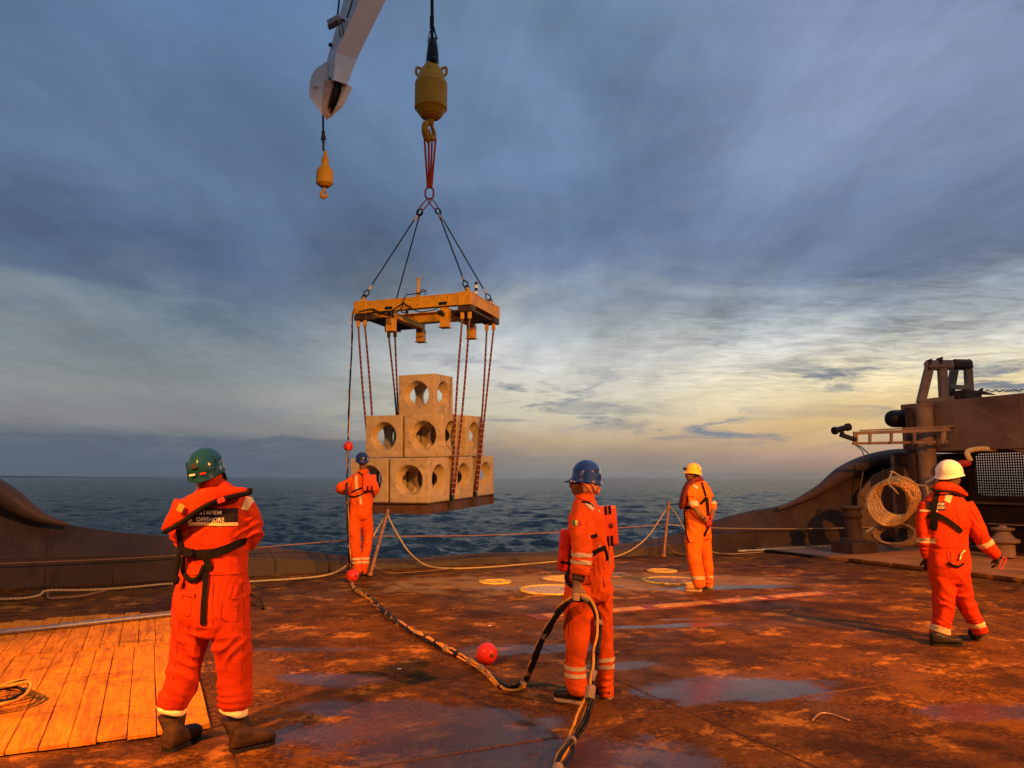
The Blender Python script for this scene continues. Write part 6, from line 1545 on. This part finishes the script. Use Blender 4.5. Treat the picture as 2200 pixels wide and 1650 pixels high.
p.patch('waist_band', 1998, 2078, 1173, 1179, M_HIVIS_R, -.5, 0, .007)
p.tub([(2036, 1208), (2048, 1216), (2060, 1216), (2068, 1210)], 2.3, 'hanging_loop', M_STRAP, off=.02)
p.tub([(2070, 1183), (2064, 1190), (2062, 1198), (2059, 1203)], 2.6, 'brass_clip', simple('brass', (.85, .55, .15), .25, .8), off=.02)
for q in ([(2034, 1185), (2038, 1215), (2042, 1245)], [(2010, 1186), (2012, 1215), (2040, 1218), (2042, 1186)], [(2048, 1080), (2058, 1110), (2062, 1145)]): p.tub(q, .7, 'seam', M_SEAM, n=5, off=.001)
hand(p, p.J(1993, 1197, .05), (.05, .1, -1), (-.4, -1, 0), 1, .5, 1.05, M_GLOVE, vox=.0065)
hand(p, p.J(2143, 1192, 0), (-.2, -.1, -.9), (1, -.2, 0), -1, .45, 1.0, M_GLOVE, vox=.0065)
add('held_ring', link(p.J(2154, 1210, .0), .018, .062, .005, (1, 0, -.55), (-.55, 0, -1)), simple('red_pin', (.6, .03, .02), .35), None, 'thin red elongated ring in the hand of the walking man', 'shackle ring', smooth=True)
boot(p, floorp(2003, 1386), floorp(2066, 1388), p.J(2020, 1366, .02), .085, M_BOOTD, wd=.055, hgt=.12, voxel=.009)
boot(p, floorp(2101, 1378) + Vector((0, .05, .0)), floorp(2101, 1378) + Vector((.17, .12, .11)), p.J(2107, 1356, .06), .075, M_BOOTD, wd=.05, hgt=.11, voxel=.009)

# ================================================================== ropes, stanchions, hose, buoys
def GR(px, py, z=.03):
    q = G(px, py, z)
    return PV(px, py, DV - .08) if toS(q)[1] > DV - .08 else q
def stanchion(a, b, label, r=.028):
    t_ = thing('stanchion', tuple(a), label, 'post')
    bm = BM(); tube(bm, [a, b], r, 12); add('pole', bm, M_STAN, t_)
    bm = BM(); lathe(bm, a, [(0, 0), (r * 1.6, 0), (r * 1.6, .05), (0, .06)], 14); add('foot', bm, M_STAN, t_)
    bm = BM(); sphere(bm, b + Z * .01, r * 1.15, 10, 8); add('cap', bm, M_STAN, t_)
M_STAN = simple('rusty_stanchion', (.30, .13, .05), .5, .2, var=.3, scale=20, dirt=(.08, .035, .02))
SV = DV - .18
s1a = GR(795, 1236); s1b = PV(833, 1098, SV - .05); s2a = GR(1426, 1196); s2b = PV(1437, 1080, SV)
stanchion(s1a, s1b, 'leaning rusty stanchion beside the man at the stern edge'); stanchion(s2a, s2b, 'rusty rope stanchion just left of the man in the yellow helmet')
rope('rope', [PV(x, y, SV) for x, y in ((-120, 1216), (0, 1211), (200, 1203), (380, 1193), (560, 1176), (690, 1165), (790, 1157), (822, 1152))], .011, M_ROPEB, 'taut brown rope from the left edge to the leaning stanchion')
rope('rope', [PV(x, y, SV) for x, y in ((822, 1152), (1000, 1151), (1190, 1144), (1320, 1135), (1431, 1126))], .011, M_ROPEB, 'taut brown rope crossing the sea between the two stanchions')
rope('rope', [PV(x, y, SV) for x, y in ((1431, 1126), (1480, 1131), (1560, 1135), (1700, 1136), (1790, 1135), (1876, 1133))], .012, M_ROPE, 'taut pale rope from the second stanchion to the wire coils')
rope('rope', [PV(833, 1102, SV), PV(838, 1118, SV - .02), PV(855, 1150, SV - .05), PV(880, 1187, SV - .1), GR(915, 1214, .05), GR(960, 1221, .02), GR(1040, 1219, .02), GR(1130, 1212, .02), GR(1200, 1206, .02), GR(1290, 1200, .03), PV(1340, 1190, SV - .1), PV(1385, 1160, SV), PV(1415, 1120, SV), PV(1436, 1086, SV)], .016, M_ROPE, 'slack pale rope drooping to the deck between the two stanchions')
rope('rope', [PV(832, 1102, SV), PV(815, 1130, SV - .1), PV(792, 1165, SV - .2), PV(764, 1195, SV - .3), PV(735, 1222, SV - .3), GR(700, 1236, .04), GR(640, 1243, .03), GR(560, 1248, .03), GR(460, 1253, .03), GR(370, 1254, .03), GR(300, 1260, .03), GR(240, 1265, .03), GR(170, 1268, .05), GR(100, 1269, .08), GR(84, 1279, .04), GR(40, 1286, .03), GR(-60, 1288, .03)], .018, M_ROPE, 'slack pale rope from the leaning stanchion along the foot of the left bulwark')
rope('rope', [GR(240, 1265, .02), GR(190, 1278, .02), GR(140, 1284, .02), GR(105, 1285, .02), GR(103, 1272, .03)], .014, M_ROPEB, 'short thin rope looping under the pale rope at the left bulwark')
rope('rope', [PV(1437, 1086, SV), PV(1455, 1108, SV), PV(1475, 1145, SV - .1), PV(1500, 1172, SV - .2), GR(1535, 1187, .02), GR(1575, 1190, .02), GR(1640, 1186, .02)], .014, M_ROPE, 'pale rope from the second stanchion down behind the man in the yellow helmet')
for q, lb_ in (([PV(800, 1205, SV - .1), PV(812, 1222, SV - .2), GR(840, 1231, .02), GR(900, 1228, .02), GR(975, 1221, .02)], 'thin brown line on the deck right of the leaning stanchion'), ([PV(1433, 1170, SV), GR(1450, 1186, .1), GR(1475, 1192, .02), GR(1500, 1194, .02)], 'thin brown line at the foot of the second stanchion')):
    rope('rope', q, .009, M_ROPEB, lb_)
bm = BM(); tube(bm, [PV(1586, 1184, SV - .3), PV(1827, 1172, SV - .3)], .022, 10)
add('bright_pipe', bm, simple('bright_pipe', (.80, .62, .30), .3, .5), None, 'bright straight pole lying along the foot of the right bulwark', 'pole')
bm = BM(); tube(bm, spline([PV(1800, 1173, SV - .3), PV(1830, 1165, SV - .3), PV(1850, 1150, SV - .3), PV(1876, 1133, SV - .3)], 6), .03, 8); add('bent_pipe', bm, M_ROPE, None, 'pale bent hose rising from the pole end to the wire coils', 'hose', smooth=True)

# umbilical bundle
M_HY = simple('yellow_hose', (.62, .27, .02), .45, var=.2, scale=20, dirt=(.3, .15, .03)); M_HK = simple('black_hose', (.012, .012, .013), .35); M_TAPE = simple('grey_tape', (.26, .17, .09), .6)
def umbilical(name, pts, label, r=.011, sp=.014, turn=2.6, tapes=.35, yl=2, seed=1, n=8, th0=0.0):
    rr = random.Random(seed); base = spline(pts, n); fr = frames(base); acc = [0]
    for i in range(1, len(base)): acc.append(acc[-1] + (base[i] - base[i - 1]).length)
    t_ = thing(name, tuple(base[len(base) // 2]), label, 'hose'); k_ = 4; m = max(int(acc[-1] / .025), 20)
    for s in range(k_):
        q = []
        for k in range(m + 1):
            s_ = acc[-1] * k / m; i = max(min(int(np.searchsorted(acc, s_, side='right')) - 1, len(base) - 2), 0)
            f = (s_ - acc[i]) / max(acc[i + 1] - acc[i], 1e-9); p_ = base[i].lerp(base[i + 1], f); tt, N, B = fr[i]
            a = s_ / turn * 2 * math.pi * .5 + s * 2 * math.pi / k_ + .5 * math.sin(s_ * 5 + s) + th0; lo_ = 1 + .8 * math.sin(s_ * math.pi / tapes) ** 2 * (1 if s % 2 == 0 else .3)
            v_ = p_ + (N * math.cos(a) + B * math.sin(a)) * sp * lo_
            if v_.z < r and p_.z < .06: v_.z = r
            q.append(v_)
        bm = BM(); tube(bm, q, r * (1.15 if s >= yl else .9), 7); add('hose', bm, M_HY if s < yl else M_HK, t_, smooth=True)
    s_ = tapes * .1
    while s_ < acc[-1] - .05:
        i = max(min(int(np.searchsorted(acc, s_, side='right')) - 1, len(base) - 2), 0); f = (s_ - acc[i]) / max(acc[i + 1] - acc[i], 1e-9); p_ = base[i].lerp(base[i + 1], f); tt = (base[i + 1] - base[i]).normalized()
        bm = BM(); w_ = rr.uniform(.018, .05); tube(bm, [p_ - tt * w_, p_ + tt * w_], (r + sp) * 1.12, 9); add('tape_wrap', bm, rr.choice((M_TAPE, M_HK, M_TAPE)), t_); s_ += tapes * rr.uniform(.8, 1.2)
    return t_
DL = FD + 1.0
tagp = [P(763, 664, 17.9), P(757, 676, 17.8), P(756, 740, 17.3), P(752, 820, 16.6), P(750, 880, 16.0), P(748, 950, 15.2), P(746, 1010, 14.0), P(745, 1060, 12.2), P(746, 1090, 12.05), P(748, 1150, 12.0), P(751, 1200, 11.9), G(755, 1236, .06) + Vector((0, -.1, .05)), G(757, 1255, .03)]
umbilical('tag_umbilical', tagp, 'thin taped hose line falling from the left corner of the yellow frame to the deck', r=.009, sp=.009, tapes=.6, seed=3, yl=1)
g_ = [G(757, 1255, .03), G(765, 1268, .03), G(795, 1285, .03), G(830, 1318, .03), G(870, 1346, .03), G(915, 1372, .03), G(960, 1395, .03), G(1005, 1418, .03), G(1040, 1440, .03), G(1068, 1466, .03), G(1092, 1481, .03), G(1115, 1476, .03), G(1128, 1462, .04)]
HG = BAND_P2.J(1240, 1284, -.29)
umbilical('deck_umbilical', g_, 'bundled yellow and black hoses snaking over the wet deck past the red ball', r=.012, sp=.016, seed=4, tapes=.3)
umbilical('held_umbilical', [G(1128, 1462, .04), P(1142, 1432, 6.1), P(1160, 1385, 5.95), P(1180, 1345, 5.8), P(1203, 1310, 5.72), P(1224, 1290, 5.67), HG, P(1258, 1286, 5.66), P(1275, 1302, 5.62), P(1285, 1330, 5.55), P(1285, 1365, 5.45), P(1280, 1400, 5.38), P(1276, 1440, 5.3), P(1270, 1475, 5.2)],
          'bundled black and yellow hoses looped over the gloved hand of the hose holder', r=.011, sp=.012, seed=5, tapes=.22, yl=1)
q0 = [P(1270, 1475, 5.2), P(1266, 1500, 5.15), P(1255, 1530, 5.1), P(1245, 1555, 5.0), P(1232, 1580, 4.95), P(1222, 1605, 4.75), P(1208, 1630, 4.6), P(1196, 1660, 4.45), P(1185, 1690, 4.3)]
umbilical('trailing_umbilical', q0, 'loosened yellow and black hoses trailing to the bottom edge of the picture', r=.010, sp=.020, seed=6, tapes=.45, yl=2, th0=.8)
M_BUOY = simple('red_buoy', (.55, .028, .008), .3, var=.1, scale=6, dirt=(.25, .02, .01), dirtamt=.4, coat=.3, bump=.05)
def buoy(c, r, label, rot=0.0):
    t_ = thing('float_ball', tuple(c - Z * r), label, 'float', 'red net floats')
    bm = BM(); sphere(bm, c, r, 32, 20); add('ball', bm, M_BUOY, t_, smooth=True)
    d = Matrix.Rotation(rot, 3, 'Z') @ Vector((.55, -1, 0)).normalized()
    for s in (1, -1):
        bm = BM(); e1 = d.cross(Z).normalized(); lathe(bm, c + d * (r * .985) * s, [(0, -.012), (.014, -.010), (.017, .002), (.0, .004)], 16, Matrix((e1, d.cross(e1), d * s)).transposed()); fixn(bm); add('hole', bm, M_DK, t_)
bd = G(1046, 1428).y; mm = (P(1047, 1405, bd) - P(1046, 1405, bd)).length; c = P(1046, 1405, bd); c.z = 23 * mm; buoy(c, 23 * mm, 'glossy red ball float lying on the wet deck behind the hose bundle')
c = P(748.5, 959, 15.0); buoy(c, 10.5 * (P(2, 959, 15) - P(1, 959, 15)).length, 'red ball float threaded on the hose line in mid air, left of the blocks', .4)
bd = G(757, 1249).y - .12; mm = (P(758, 1237, bd) - P(757, 1237, bd)).length; c = P(757, 1237, bd); c.z = max(c.z, 14 * mm); buoy(c, 14 * mm, 'red ball float on the deck at the feet of the man at the stern edge', .2)
# coiled hose at the left edge
t_ = thing('coiled_hose', tuple(G(10, 1490)), 'coil of black and yellow hose lying on the planks at the left edge', 'hose')
for k in range(6):
    c = G(6 + k * 1.5, 1492, .055 + k * .016); rr = .155 - .008 * (k % 3); pts = []
    for j in range(40):
        a = 2 * math.pi * j / 40; pts.append(c + Vector((math.cos(a) * rr * (1 + .1 * math.sin(2 * a + k)), math.sin(a) * rr * 1.15, .012 * math.sin(3 * a + k) + (.04 if k > 2 else 0) * math.sin(a))))
    bm = BM(); tube(bm, pts, .012, 8, closed=True); add('hose_turn', bm, (M_HK, M_HY, M_HK, M_HY, M_HK, M_HY)[k], t_, smooth=True)
for o in list(bpy.data.objects):
    if '_w' in o: del o['_w']
